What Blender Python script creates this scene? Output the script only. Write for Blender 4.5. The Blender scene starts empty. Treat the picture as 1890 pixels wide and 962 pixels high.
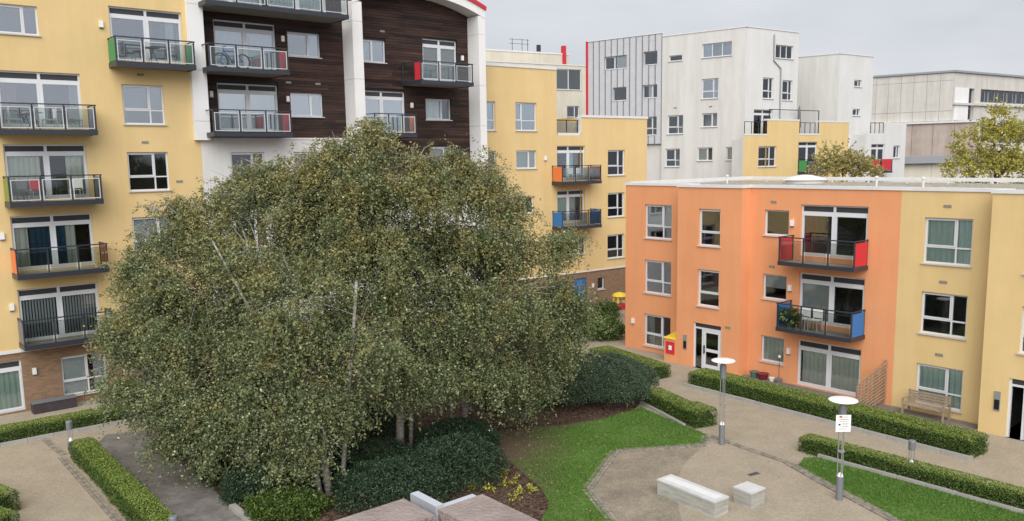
import bpy, math, random
import numpy as np
random.seed(7); rng = np.random.default_rng(7)
S = bpy.context.scene; COL = S.collection
rad = math.radians

# ------------------------------------------------------------------ camera
PITCH, ROLL, EYE = rad(8.07), rad(-.908), 10.0
cp, sp, cr, sr = math.cos(PITCH), math.sin(PITCH), math.cos(ROLL), math.sin(ROLL)
fw = np.array([0, cp, -sp]); up0 = np.array([0, sp, cp]); rt0 = np.array([1., 0, 0])
rt = cr*rt0 + sr*up0; up = -sr*rt0 + cr*up0
from mathutils import Matrix, Vector
cd = bpy.data.cameras.new('camera'); cam = bpy.data.objects.new('camera', cd); COL.objects.link(cam)
M = Matrix.Identity(4)
for i in range(3):
    M[i][0], M[i][1], M[i][2] = rt[i], up[i], -fw[i]
M[2][3] = EYE
cam.matrix_world = M
cd.sensor_width = 36; cd.sensor_fit = 'HORIZONTAL'; cd.lens = 1543/1890*36; cd.shift_y = 31/1890
cd.clip_start = .05; cd.clip_end = 3000
S.camera = cam

# ------------------------------------------------------------------ sky, sun, exposure
W = bpy.data.worlds.new('World'); S.world = W; W.use_nodes = True
nt = W.node_tree; nt.nodes.clear()
def N(t, ty, **k):
    n = t.nodes.new(ty)
    for a, b in k.items(): setattr(n, a, b)
    return n
sky = N(nt, 'ShaderNodeTexSky', sky_type='NISHITA', sun_disc=False, sun_elevation=rad(42), sun_rotation=rad(182),
        air_density=1.0, dust_density=4.0, ozone_density=1.0)
hs = N(nt, 'ShaderNodeHueSaturation'); hs.inputs['Saturation'].default_value = .35
nt.links.new(sky.outputs[0], hs.inputs['Color'])
tc = N(nt, 'ShaderNodeTexCoord'); mp = N(nt, 'ShaderNodeMapping'); mp.inputs['Scale'].default_value = (1, 1, 3.2)
nz = N(nt, 'ShaderNodeTexNoise'); nz.inputs['Scale'].default_value = 2.2; nz.inputs['Detail'].default_value = 5
nt.links.new(tc.outputs['Generated'], mp.inputs[0]); nt.links.new(mp.outputs[0], nz.inputs['Vector'])
cl = N(nt, 'ShaderNodeValToRGB')
cl.color_ramp.elements[0].position = .32; cl.color_ramp.elements[0].color = (5.3, 5.6, 6.2, 1)
cl.color_ramp.elements[1].position = .68; cl.color_ramp.elements[1].color = (7.6, 7.8, 8.2, 1)
nt.links.new(nz.outputs[0], cl.inputs[0])
mx = N(nt, 'ShaderNodeMix', data_type='RGBA'); mx.inputs[0].default_value = .82
nt.links.new(hs.outputs[0], mx.inputs[6]); nt.links.new(cl.outputs[0], mx.inputs[7])
bg = N(nt, 'ShaderNodeBackground'); bg.inputs[1].default_value = .05
nt.links.new(mx.outputs[2], bg.inputs[0])
wo = N(nt, 'ShaderNodeOutputWorld'); nt.links.new(bg.outputs[0], wo.inputs[0])
sd = bpy.data.lights.new('sun', 'SUN'); sd.energy = 1.5; sd.angle = rad(64); sd.color = (1, .97, .93)
sun = bpy.data.objects.new('sun', sd); COL.objects.link(sun)
sun.rotation_euler = Vector((.03, .95, -.85)).to_track_quat('-Z', 'Y').to_euler()
S.view_settings.view_transform = 'Standard'; S.view_settings.look = 'None'
S.view_settings.gamma = 1; S.view_settings.exposure = 1.18

# ------------------------------------------------------------------ materials
MATS = {}
def mat(name, col, rough=.7, var=.0, scale=6, spec=.3, metal=0, streak=0, bump=0, col2=None, island=0, sx=(1, 1, 1), emit=None):
    m = bpy.data.materials.new(name); m.use_nodes = True; t = m.node_tree
    b = t.nodes['Principled BSDF']; b.inputs['Roughness'].default_value = rough
    b.inputs['Specular IOR Level'].default_value = spec; b.inputs['Metallic'].default_value = metal
    col = (*col, 1); MATS[name] = m
    b.inputs['Base Color'].default_value = col
    out = None
    co = N(t, 'ShaderNodeTexCoord'); mpn = N(t, 'ShaderNodeMapping'); mpn.inputs['Scale'].default_value = sx
    t.links.new(co.outputs['Object'], mpn.inputs[0])
    if var or col2:
        n = N(t, 'ShaderNodeTexNoise'); n.inputs['Scale'].default_value = scale; n.inputs['Detail'].default_value = 6; n.inputs['Roughness'].default_value = .65
        t.links.new(mpn.outputs[0], n.inputs['Vector'])
        r = N(t, 'ShaderNodeValToRGB'); c2 = col2 or tuple(c*(1-var) for c in col[:3])
        r.color_ramp.elements[0].position = .33; r.color_ramp.elements[0].color = (*c2, 1)
        r.color_ramp.elements[1].position = .67; r.color_ramp.elements[1].color = col if col2 else tuple(min(1, c*(1+var*.6)) for c in col[:3])+(1,)
        t.links.new(n.outputs[0], r.inputs[0]); out = r.outputs[0]
    if streak:
        m2 = N(t, 'ShaderNodeMapping'); m2.inputs['Scale'].default_value = (.9, .9, .10)
        t.links.new(co.outputs['Object'], m2.inputs[0])
        n2 = N(t, 'ShaderNodeTexNoise'); n2.inputs['Scale'].default_value = 1.2; n2.inputs['Detail'].default_value = 7; n2.inputs['Roughness'].default_value = .7
        t.links.new(m2.outputs[0], n2.inputs['Vector'])
        r2 = N(t, 'ShaderNodeValToRGB'); d = 1-streak
        r2.color_ramp.elements[0].position = .36; r2.color_ramp.elements[0].color = (d, d*.985, d*.95, 1)
        r2.color_ramp.elements[1].position = .58; r2.color_ramp.elements[1].color = (1, 1, 1, 1)
        t.links.new(n2.outputs[0], r2.inputs[0])
        mm = N(t, 'ShaderNodeMix', data_type='RGBA', blend_type='MULTIPLY'); mm.inputs[0].default_value = 1
        if out: t.links.new(out, mm.inputs[6])
        else: mm.inputs[6].default_value = col
        t.links.new(r2.outputs[0], mm.inputs[7]); out = mm.outputs[2]
    if island:
        g = N(t, 'ShaderNodeNewGeometry'); mr = N(t, 'ShaderNodeMapRange')
        mr.inputs[3].default_value = 1-island; mr.inputs[4].default_value = 1+island
        t.links.new(g.outputs['Random Per Island'], mr.inputs[0])
        mm = N(t, 'ShaderNodeMix', data_type='RGBA', blend_type='MULTIPLY'); mm.inputs[0].default_value = 1
        if out: t.links.new(out, mm.inputs[6])
        else: mm.inputs[6].default_value = col
        t.links.new(mr.outputs[0], mm.inputs[7]); out = mm.outputs[2]
    if out: t.links.new(out, b.inputs['Base Color'])
    if bump:
        nb = N(t, 'ShaderNodeTexNoise'); nb.inputs['Scale'].default_value = scale*6; nb.inputs['Detail'].default_value = 4
        t.links.new(mpn.outputs[0], nb.inputs['Vector'])
        bb = N(t, 'ShaderNodeBump'); bb.inputs['Strength'].default_value = bump; bb.inputs['Distance'].default_value = .02
        t.links.new(nb.outputs[0], bb.inputs['Height']); t.links.new(bb.outputs[0], b.inputs['Normal'])
    return m
def leaf_mat(name, cols, rough=.45, trans=.25):
    """colour picked per leaf; a little light passes through"""
    m = bpy.data.materials.new(name); m.use_nodes = True; t = m.node_tree; b = t.nodes['Principled BSDF']
    g = N(t, 'ShaderNodeNewGeometry'); r = N(t, 'ShaderNodeValToRGB'); r.color_ramp.interpolation = 'LINEAR'
    e = r.color_ramp.elements
    while len(e) < len(cols): e.new(.5)
    for i, (p, c) in enumerate(cols): e[i].position = p; e[i].color = (*c, 1)
    t.links.new(g.outputs['Random Per Island'], r.inputs[0]); t.links.new(r.outputs[0], b.inputs['Base Color'])
    b.inputs['Roughness'].default_value = rough; b.inputs['Specular IOR Level'].default_value = .4
    tr = N(t, 'ShaderNodeBsdfTranslucent'); t.links.new(r.outputs[0], tr.inputs[0])
    ms = N(t, 'ShaderNodeMixShader'); ms.inputs[0].default_value = trans
    t.links.new(b.outputs[0], ms.inputs[1]); t.links.new(tr.outputs[0], ms.inputs[2])
    t.links.new(ms.outputs[0], t.nodes['Material Output'].inputs[0]); MATS[name] = m
    return m
def glass_mat(name, tint, base=.05, gain=1.0):
    m = bpy.data.materials.new(name); m.use_nodes = True; t = m.node_tree; t.nodes.clear()
    o = N(t, 'ShaderNodeOutputMaterial'); tr = N(t, 'ShaderNodeBsdfTransparent'); tr.inputs[0].default_value = (*tint, 1)
    gl = N(t, 'ShaderNodeBsdfGlossy'); gl.inputs['Roughness'].default_value = .03; gl.inputs[0].default_value = (.92, .95, 1, 1)
    fr = N(t, 'ShaderNodeFresnel'); fr.inputs[0].default_value = 1.5
    ma = N(t, 'ShaderNodeMath', operation='MULTIPLY_ADD'); ma.inputs[1].default_value = gain; ma.inputs[2].default_value = base
    ma.use_clamp = True
    t.links.new(fr.outputs[0], ma.inputs[0])
    ms = N(t, 'ShaderNodeMixShader'); t.links.new(ma.outputs[0], ms.inputs[0])
    t.links.new(tr.outputs[0], ms.inputs[1]); t.links.new(gl.outputs[0], ms.inputs[2]); t.links.new(ms.outputs[0], o.inputs[0])
    MATS[name] = m; return m
def brick_mat(name, c1, c2, mortar):
    m = bpy.data.materials.new(name); m.use_nodes = True; t = m.node_tree; b = t.nodes['Principled BSDF']
    co = N(t, 'ShaderNodeTexCoord'); sx = N(t, 'ShaderNodeSeparateXYZ'); cx = N(t, 'ShaderNodeCombineXYZ')
    t.links.new(co.outputs['Object'], sx.inputs[0]); t.links.new(sx.outputs[0], cx.inputs[0]); t.links.new(sx.outputs[2], cx.inputs[1])
    br = N(t, 'ShaderNodeTexBrick'); br.inputs['Scale'].default_value = 1; br.inputs['Brick Width'].default_value = .23; br.inputs['Row Height'].default_value = .078
    br.inputs['Mortar Size'].default_value = .008; br.inputs['Color1'].default_value = (*c1, 1); br.inputs['Color2'].default_value = (*c2, 1); br.inputs['Mortar'].default_value = (*mortar, 1)
    t.links.new(cx.outputs[0], br.inputs['Vector']); t.links.new(br.outputs[0], b.inputs['Base Color'])
    bp = N(t, 'ShaderNodeBump'); bp.inputs['Strength'].default_value = .5; bp.inputs['Distance'].default_value = .01; bp.invert = True
    t.links.new(br.outputs['Fac'], bp.inputs['Height']); t.links.new(bp.outputs[0], b.inputs['Normal'])
    b.inputs['Roughness'].default_value = .85; MATS[name] = m; return m

mat('yellow_render', (.72, .535, .262), .85, var=.05, scale=.5, streak=.05, bump=.12)
mat('orange_render', (.77, .34, .163), .85, var=.05, scale=.5, streak=.05, bump=.12)
mat('white_render', (.68, .685, .68), .8, var=.04, scale=.5, streak=.06, bump=.1)
mat('dirty_white_render', (.66, .655, .635), .85, var=.03, scale=.35, streak=.13, bump=.1)
mat('pier_white', (.80, .80, .80), .6, var=.03, scale=.8, streak=.04)
mat('pale_cream_render', (.66, .62, .52), .85, var=.08, scale=.5, streak=.12)
mat('concrete', (.62, .595, .55), .85, var=.07, scale=.9, streak=.12, bump=.2)
mat('concrete_pink', (.50, .42, .375), .85, var=.12, scale=.9, streak=.15, bump=.2)
mat('joint_grey', (.36, .345, .325), .9)
mat('coping', (.70, .70, .70), .5, var=.05, scale=2)
mat('interior', (.11, .105, .10), .9)
mat('frame_white', (.66, .675, .70), .35, var=.02, scale=3)
mat('frame_grey', (.30, .31, .33), .45)
mat('vent_strip', (.05, .05, .055), .5)
mat('lead_cill', (.52, .52, .52), .6)
mat('dark_steel', (.032, .036, .048), .4, spec=.5)
mat('rail_light', (.60, .61, .62), .35, spec=.5)
mat('deck_grey', (.24, .235, .20), .8, var=.15, scale=3)
mat('timber_cladding', (.016, .012, .011), .65, scale=1.3, col2=(.068, .034, .026), island=.45, sx=(.35, 1, 2.2), bump=.3)
mat('zinc_panel', (.54, .55, .575), .45, var=.06, scale=1.5, spec=.5, island=.06)
mat('zinc_seam', (.20, .21, .23), .45)
mat('red_paint', (.58, .035, .05), .5); mat('orange_paint', (.75, .20, .06), .5); mat('green_paint', (.055, .27, .10), .5)
mat('lime_paint', (.20, .28, .06), .5); mat('blue_paint', (.03, .17, .46), .45); mat('terracotta_panel', (.36, .13, .07), .6, var=.2, scale=8)
mat('grey_panel', (.17, .18, .20), .5); mat('maroon_panel', (.50, .06, .08), .5)
mat('curtain_cream', (.78, .77, .68), .95); mat('curtain_green', (.68, .79, .72), .95); mat('curtain_white', (.84, .86, .87), .95)
mat('curtain_red', (.16, .012, .025), .95); mat('curtain_pink', (.50, .14, .18), .95); mat('curtain_blue', (.03, .09, .16), .95)
mat('blind_grey', (.55, .55, .52), .9); mat('blind_white', (.84, .86, .86), .9); mat('blind_dark', (.12, .125, .12), .8); mat('curtain_brown', (.36, .15, .06), .9)
glass_mat('window_glass', (.90, .93, .93), .05, 1.0); glass_mat('bright_glass', (.82, .87, .90), .26, 1.0); glass_mat('mirror_glass', (.80, .86, .88), .46, .8); glass_mat('balcony_glass', (.80, .83, .82), .03, .8)
brick_mat('brown_brick', (.21, .115, .062), (.30, .18, .10), (.23, .19, .15))
mat('gravel_path', (.335, .285, .215), .95, var=.10, scale=1.2, bump=.5)
mat('worn_paving', (.30, .255, .19), .95, col2=(.19, .165, .128), scale=.9, bump=.6)
mat('sett_stone', (.25, .22, .18), .9, island=.25)
mat('kerb_stone', (.36, .345, .32), .85, var=.15, scale=3)
mat('deck_paving', (.19, .175, .162), .85, var=.2, scale=1.2, bump=.3)
mat('soil', (.075, .047, .032), 1, col2=(.125, .085, .06), scale=2.2, bump=1)
mat('bark_litter', (.075, .042, .028), 1, island=.5)
mat('asphalt', (.055, .055, .058), .95, var=.15, scale=2)
mat('roof_gravel', (.36, .33, .27), 1, var=.25, scale=5, bump=1)
mat('granite', (.40, .395, .355), .8, var=.3, scale=1.6, sx=(1, 1, 7), bump=.5)
mat('granite_top', (.58, .58, .58), .6, var=.1, scale=2.5)
mat('lamp_grey', (.22, .235, .25), .45, metal=.3); mat('lamp_steel', (.42, .44, .45), .35, metal=.6); mat('white_enamel', (.80, .80, .80), .4)
mat('lens', (.85, .85, .82), .2); mat('sign_white', (.82, .82, .82), .5); mat('ink', (.10, .10, .12), .6); mat('ink_red', (.5, .04, .04), .6); mat('black', (.015, .015, .017), .4)
mat('weathered_wood', (.31, .245, .175), .85, var=.2, scale=3, sx=(1, 1, 1), island=.15); mat('brown_wood', (.34, .24, .165), .85, var=.2, scale=3, island=.2)
mat('rail_board', (.25, .195, .172), .6, col2=(.35, .29, .262), scale=25, bump=.4); mat('bright_metal', (.62, .65, .70), .3, metal=.5)
mat('plastic_white', (.78, .78, .76), .4); mat('plastic_red', (.55, .04, .05), .4); mat('plastic_yellow', (.80, .60, .05), .4); mat('pot_green', (.09, .16, .13), .5); mat('pot_maroon', (.17, .02, .03), .5)
mat('tyre', (.02, .02, .02), .7); mat('bike_blue', (.04, .10, .35), .3); mat('grey_fabric', (.15, .15, .16), .9); mat('steel_box', (.40, .41, .42), .4, metal=.5)
# birch bark: pale with dark bands
mb_ = mat('birch_bark', (.46, .43, .39), .75, col2=(.17, .145, .125), scale=3.5, sx=(1, 1, 3.5), bump=.4)
mat('dark_bark', (.095, .07, .052), .9, var=.3, scale=6, bump=.5)
leaf_mat('birch_leaf', [(0, (.090, .12, .054)), (.5, (.160, .195, .088)), (.88, (.225, .26, .122)), (.97, (.34, .36, .20)), (1, (.56, .53, .32))], .36, .16)
def autumn_tinge(m, col, amount):
    t = MATS[m].node_tree; r = next(n for n in t.nodes if n.type == 'VALTORGB'); co = N(t, 'ShaderNodeTexCoord'); n = N(t, 'ShaderNodeTexNoise'); n.inputs['Scale'].default_value = 1.3; n.inputs['Detail'].default_value = 4
    t.links.new(co.outputs['Object'], n.inputs['Vector']); q = N(t, 'ShaderNodeValToRGB'); q.color_ramp.elements[0].position = .48; q.color_ramp.elements[1].position = .72; q.color_ramp.elements[1].color = (amount,)*3+(1,)
    q.color_ramp.elements[0].color = (0, 0, 0, 1); sz = N(t, 'ShaderNodeSeparateXYZ'); t.links.new(co.outputs['Object'], sz.inputs[0])
    az = N(t, 'ShaderNodeMath', operation='MULTIPLY_ADD'); az.inputs[1].default_value = .022; az.inputs[2].default_value = -.11; t.links.new(sz.outputs[2], az.inputs[0]); ad = N(t, 'ShaderNodeMath', operation='ADD'); t.links.new(n.outputs[0], ad.inputs[0]); t.links.new(az.outputs[0], ad.inputs[1]); t.links.new(ad.outputs[0], q.inputs[0]); mm = N(t, 'ShaderNodeMix', data_type='RGBA'); mm.inputs[7].default_value = (*col, 1); t.links.new(q.outputs[0], mm.inputs[0])
    for l in list(t.links):
        if l.from_socket == r.outputs[0]: to = l.to_socket; t.links.remove(l); t.links.new(mm.outputs[2], to)
    t.links.new(r.outputs[0], mm.inputs[6])
autumn_tinge('birch_leaf', (.36, .31, .115), .75)
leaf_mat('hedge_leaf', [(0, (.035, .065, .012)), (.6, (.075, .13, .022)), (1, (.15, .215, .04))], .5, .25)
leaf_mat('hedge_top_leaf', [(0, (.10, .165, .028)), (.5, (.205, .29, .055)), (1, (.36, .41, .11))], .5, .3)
leaf_mat('dark_leaf', [(0, (.018, .040, .020)), (.7, (.036, .070, .034)), (1, (.070, .115, .055))], .5, .1)
leaf_mat('juniper_leaf', [(0, (.034, .060, .034)), (.6, (.075, .118, .068)), (1, (.14, .195, .11))], .6, .1)
leaf_mat('shrub_leaf', [(0, (.06, .105, .03)), (.6, (.125, .195, .055)), (1, (.24, .31, .10))], .5, .2)
leaf_mat('autumn_leaf', [(0, (.20, .23, .06)), (.4, (.38, .38, .09)), (.8, (.60, .52, .12)), (1, (.75, .62, .16))], .5, .3)
leaf_mat('autumn_leaf_green', [(0, (.22, .22, .09)), (.5, (.40, .36, .14)), (1, (.62, .52, .20))], .5, .3)
leaf_mat('yellow_plant', [(0, (.20, .24, .03)), (.5, (.42, .42, .05)), (1, (.62, .55, .10))], .5, .2)
leaf_mat('grass_blade', [(0, (.065, .15, .018)), (.6, (.105, .22, .03)), (1, (.17, .28, .06))], .6, .2)
leaf_mat('fallen_leaf', [(0, (.16, .10, .03)), (.5, (.42, .34, .10)), (1, (.62, .55, .30))], .7, .1)
def speckle(name, amount, scale):
    """fine stone-to-stone colour change"""
    t = MATS[name].node_tree; b = t.nodes['Principled BSDF']; src = b.inputs['Base Color'].links[0].from_socket
    co = N(t, 'ShaderNodeTexCoord'); v = N(t, 'ShaderNodeTexVoronoi'); v.inputs['Scale'].default_value = scale; t.links.new(co.outputs['Object'], v.inputs['Vector'])
    bw_ = N(t, 'ShaderNodeRGBToBW'); t.links.new(v.outputs['Color'], bw_.inputs[0]); mr = N(t, 'ShaderNodeMapRange'); mr.inputs[1].default_value = .2; mr.inputs[2].default_value = .8; mr.inputs[3].default_value = 1-amount; mr.inputs[4].default_value = 1+amount; t.links.new(bw_.outputs[0], mr.inputs[0])
    mm = N(t, 'ShaderNodeMix', data_type='RGBA', blend_type='MULTIPLY'); mm.inputs[0].default_value = 1; t.links.new(src, mm.inputs[6]); t.links.new(mr.outputs[0], mm.inputs[7]); t.links.new(mm.outputs[2], b.inputs['Base Color'])
speckle('gravel_path', .12, 26); speckle('worn_paving', .15, 22); speckle('roof_gravel', .4, 12); speckle('soil', .4, 14); speckle('deck_paving', .15, 5)
def lawn_mat():
    m = mat('lawn', (.085, .185, .024), .95, col2=(.11, .155, .045), scale=1.1, bump=.8); t = m.node_tree; b = t.nodes['Principled BSDF']
    src = b.inputs['Base Color'].links[0].from_socket
    co = N(t, 'ShaderNodeTexCoord'); n = N(t, 'ShaderNodeTexNoise'); n.inputs['Scale'].default_value = .55; n.inputs['Detail'].default_value = 6
    t.links.new(co.outputs['Object'], n.inputs['Vector'])
    sx = N(t, 'ShaderNodeSeparateXYZ'); t.links.new(co.outputs['Object'], sx.inputs[0])
    # bare, trodden earth on the birch side of the lawn
    a = N(t, 'ShaderNodeMath', operation='MULTIPLY_ADD'); a.inputs[1].default_value = -.20; a.inputs[2].default_value = .46; t.links.new(sx.outputs[0], a.inputs[0])
    a1 = N(t, 'ShaderNodeMath', operation='MULTIPLY_ADD'); a1.inputs[1].default_value = .055; a1.inputs[2].default_value = -1.55; t.links.new(sx.outputs[1], a1.inputs[0])
    a0 = N(t, 'ShaderNodeMath', operation='ADD'); t.links.new(a.outputs[0], a0.inputs[0]); t.links.new(a1.outputs[0], a0.inputs[1])
    a2 = N(t, 'ShaderNodeMath', operation='ADD'); t.links.new(a0.outputs[0], a2.inputs[0]); t.links.new(n.outputs[0], a2.inputs[1])
    r = N(t, 'ShaderNodeValToRGB'); r.color_ramp.elements[0].position = .42; r.color_ramp.elements[0].color = (0, 0, 0, 1); r.color_ramp.elements[1].position = .78
    t.links.new(a2.outputs[0], r.inputs[0])
    mm = N(t, 'ShaderNodeMix', data_type='RGBA'); t.links.new(r.outputs[0], mm.inputs[0]); t.links.new(src, mm.inputs[6]); mm.inputs[7].default_value = (.105, .072, .05, 1)
    t.links.new(mm.outputs[2], b.inputs['Base Color'])
lawn_mat()

# ------------------------------------------------------------------ mesh helpers
class MB:
    def __init__(s): s.v = []; s.f = []; s.mi = []; s.m = 0
    def quad(s, *p):
        n = len(s.v); s.v += [tuple(q) for q in p]; s.f.append(tuple(range(n, n+len(p)))); s.mi.append(s.m)
    def box(s, x0, x1, y0, y1, z0, z1, c=None, rz=0):
        n = len(s.v); q = [(x, y, z) for x in (x0, x1) for y in (y0, y1) for z in (z0, z1)]
        if rz:
            ca, sa = math.cos(rz), math.sin(rz); ox, oy = c or (0, 0)
            q = [(ox+(x-ox)*ca-(y-oy)*sa, oy+(x-ox)*sa+(y-oy)*ca, z) for x, y, z in q]
        s.v += q
        for f in ((0, 1, 3, 2), (4, 6, 7, 5), (0, 4, 5, 1), (2, 3, 7, 6), (0, 2, 6, 4), (1, 5, 7, 3)):
            s.f.append(tuple(n+i for i in f)); s.mi.append(s.m)
        return s
    def bar(s, a, b, w, h=None):
        """square bar between two points"""
        a, b = Vector(a), Vector(b); d = (b-a).normalized(); h = h or w
        u = d.cross(Vector((0, 0, 1))); u = u.normalized() if u.length > 1e-4 else Vector((1, 0, 0)); v = u.cross(d).normalized()
        n = len(s.v)
        for p in (a, b):
            for i, j in ((-1, -1), (1, -1), (1, 1), (-1, 1)): s.v.append(tuple(p+u*(i*w/2)+v*(j*h/2)))
        for f in ((3, 2, 1, 0), (4, 5, 6, 7), (0, 1, 5, 4), (1, 2, 6, 5), (2, 3, 7, 6), (3, 0, 4, 7)):
            s.f.append(tuple(n+i for i in f)); s.mi.append(s.m)
        return s
    def tube(s, pts, radii, k=8, cap=True):
        pts = [Vector(p) for p in pts]; n0 = len(s.v)
        if not hasattr(radii, '__len__'): radii = [radii]*len(pts)
        for i, p in enumerate(pts):
            d = (pts[min(i+1, len(pts)-1)]-pts[max(i-1, 0)]).normalized()
            u = d.cross(Vector((.31, .95, .07))); u = u.normalized() if u.length > 1e-3 else Vector((1, 0, 0)); v = d.cross(u).normalized()
            for j in range(k):
                a = 2*math.pi*j/k; s.v.append(tuple(p+u*(radii[i]*math.cos(a))+v*(radii[i]*math.sin(a))))
        for i in range(len(pts)-1):
            for j in range(k):
                j2 = (j+1) % k; s.f.append((n0+i*k+j, n0+i*k+j2, n0+(i+1)*k+j2, n0+(i+1)*k+j)); s.mi.append(s.m)
        if cap:
            s.f.append(tuple(n0+j for j in reversed(range(k)))); s.f.append(tuple(n0+(len(pts)-1)*k+j for j in range(k))); s.mi += [s.m, s.m]
        return s
    def lathe(s, prof, c=(0, 0), k=20):
        n0 = len(s.v)
        for r, z in prof:
            for j in range(k):
                a = 2*math.pi*j/k; s.v.append((c[0]+r*math.cos(a), c[1]+r*math.sin(a), z))
        for i in range(len(prof)-1):
            for j in range(k):
                j2 = (j+1) % k; s.f.append((n0+i*k+j, n0+i*k+j2, n0+(i+1)*k+j2, n0+(i+1)*k+j)); s.mi.append(s.m)
        s.f.append(tuple(n0+j for j in reversed(range(k)))); s.f.append(tuple(n0+(len(prof)-1)*k+j for j in range(k))); s.mi += [s.m, s.m]
        return s
    def prism(s, poly, z0, z1):
        n = len(s.v); k = len(poly)
        s.v += [(x, y, z0) for x, y in poly]+[(x, y, z1) for x, y in poly]
        s.f.append(tuple(reversed(range(n, n+k)))); s.f.append(tuple(range(n+k, n+2*k))); s.mi += [s.m, s.m]
        for i in range(k):
            j = (i+1) % k; s.f.append((n+i, n+j, n+k+j, n+k+i)); s.mi.append(s.m)
        return s
    def mesh(s, name, mats):
        me = bpy.data.meshes.new(name); me.from_pydata(s.v, [], s.f)
        for m in (mats if isinstance(mats, (list, tuple)) else [mats]): me.materials.append(MATS[m])
        if any(s.mi): me.polygons.foreach_set('material_index', s.mi)
        me.update(); return me
    def build(s, name, mats, parent=None, loc=None, smooth=False):
        me = s.mesh(name, mats)
        if smooth: me.polygons.foreach_set('use_smooth', [True]*len(me.polygons))
        return link(name, me, parent, loc)
def link(name, me, parent=None, loc=None, rz=0):
    o = bpy.data.objects.new(name, me); COL.objects.link(o)
    if parent: o.parent = parent
    if loc is not None: o.location = loc
    if rz: o.rotation_euler = (0, 0, rz)
    return o
def tag(o, label=None, cat=None, group=None, kind=None):
    if label: o['label'] = label
    if cat: o['category'] = cat
    if group: o['group'] = group
    if kind: o['kind'] = kind
    return o
def thing(name, label, cat, loc=(0, 0, 0), rz=0, group=None):
    o = bpy.data.objects.new(name, None); COL.objects.link(o); o.location = loc; o.rotation_euler = (0, 0, rz)
    o.empty_display_size = .3
    return tag(o, label, cat, group)
def struct(name, mb, m, z=None):
    return tag(mb.build(name, m), kind='structure')
def copy_tree(o, parent=None, loc=None, rz=None, label=None, group=None):
    c = o.copy(); COL.objects.link(c); c.parent = parent
    if loc is not None: c.location = loc
    if rz is not None: c.rotation_euler = (0, 0, rz)
    if label: c['label'] = label
    if group: c['group'] = group
    for ch in list(o.children): copy_tree(ch, c)
    return c
def merge(src, dst):
    """hand the parts of a wing over to the building it belongs to"""
    m = (Matrix.Translation(dst.location) @ Matrix.Rotation(dst.rotation_euler.z, 4, 'Z')).inverted() @ Matrix.Translation(src.location) @ Matrix.Rotation(src.rotation_euler.z, 4, 'Z')
    for ch in list(src.children):
        q = m @ Matrix.Translation(ch.location); ch.parent = dst; ch.location = q.to_translation(); ch.rotation_euler = q.to_euler()
    bpy.data.objects.remove(src)
class Fr:
    """a facade frame: x along the wall (to the right as seen), y into the building, z up"""
    def __init__(s, p, deg):
        a = rad(deg); s.p = np.array(p[:2], float); s.d = np.array([math.sin(a), math.cos(a)]); s.n = np.array([s.d[1], -s.d[0]]); s.rz = rad(90-deg)
    def w(s, u, off, z=0):
        q = s.p+s.d*u+s.n*off; return (q[0], q[1], z)
    def root(s, name, label, cat, group=None): return thing(name, label, cat, (s.p[0], s.p[1], 0), s.rz, group)

def wall(root, name, m, u0, u1, z0, z1, y, holes, reveal=.16, room=2.2):
    """wall face with real openings, reveals and a shallow room behind each opening"""
    b = MB(); us = sorted({u0, u1, *[c for h in holes for c in (h[0], h[1]) if u0 < c < u1]}); zs = sorted({z0, z1, *[c for h in holes for c in (h[2], h[3]) if z0 < c < z1]})
    for i in range(len(us)-1):
        for j in range(len(zs)-1):
            cu, cz = (us[i]+us[i+1])/2, (zs[j]+zs[j+1])/2
            if any(h[0] < cu < h[1] and h[2] < cz < h[3] for h in holes): continue
            b.quad((us[i], y, zs[j]), (us[i+1], y, zs[j]), (us[i+1], y, zs[j+1]), (us[i], y, zs[j+1]))
    for h in holes: opening(b, h, y, reveal, room)
    return b.build(name, [m, 'interior'], root)
def opening(b, h, y, reveal=.16, room=2.2):
    a, c, e, f = h[:4]; r = y+reveal; q = r+room
    b.m = 0
    for p0, p1 in (((a, e), (a, f)), ((c, f), (c, e)), ((a, f), (c, f)), ((c, e), (a, e))):
        b.quad((p0[0], y, p0[1]), (p1[0], y, p1[1]), (p1[0], r, p1[1]), (p0[0], r, p0[1]))
    b.m = 1; a -= .25; c += .25; f += .1
    for p0, p1 in (((a, e), (a, f)), ((c, f), (c, e)), ((a, f), (c, f)), ((c, e), (a, e))):
        b.quad((p0[0], r, p0[1]), (p1[0], r, p1[1]), (p1[0], q, p1[1]), (p0[0], q, p0[1]))
    b.quad((a, q, e), (c, q, e), (c, q, f), (a, q, f)); b.m = 0
def shell(root, name, m, u0, u1, z0, z1, y0, y1, roof='roof_gravel', zr=None):
    """end walls, rear wall and roof of a block, behind its facade"""
    b = MB()
    b.quad((u0, y1, z0), (u0, y0, z0), (u0, y0, z1), (u0, y1, z1)); b.quad((u1, y0, z0), (u1, y1, z0), (u1, y1, z1), (u1, y0, z1))
    b.quad((u1, y1, z0), (u0, y1, z0), (u0, y1, z1), (u1, y1, z1)); b.m = 1; zr = z1-.25 if zr is None else zr
    b.quad((u0, y0, zr), (u1, y0, zr), (u1, y1, zr), (u0, y1, zr))
    return b.build(name, [m, roof], root)
CACHE = {}
def cached(key, fn):
    if key not in CACHE: CACHE[key] = fn()
    return CACHE[key]
def curtain_mesh(w, h, m, folds):
    def f():
        b = MB(); k = max(8, int(w*folds*4)); pr = random.Random(int(w*1000))
        xs = [w*i/k for i in range(k+1)]; ys = [.045*math.sin(i*math.pi/2+pr.uniform(-.5, .5))+pr.uniform(-.008, .008) for i in range(k+1)]
        for i in range(k): b.quad((xs[i], ys[i], 0), (xs[i+1], ys[i+1], 0), (xs[i+1], ys[i+1], h), (xs[i], ys[i], h))
        return b.mesh('curtain', m)
    return cached(('c', round(w, 3), round(h, 3), m, folds), f)
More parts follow.
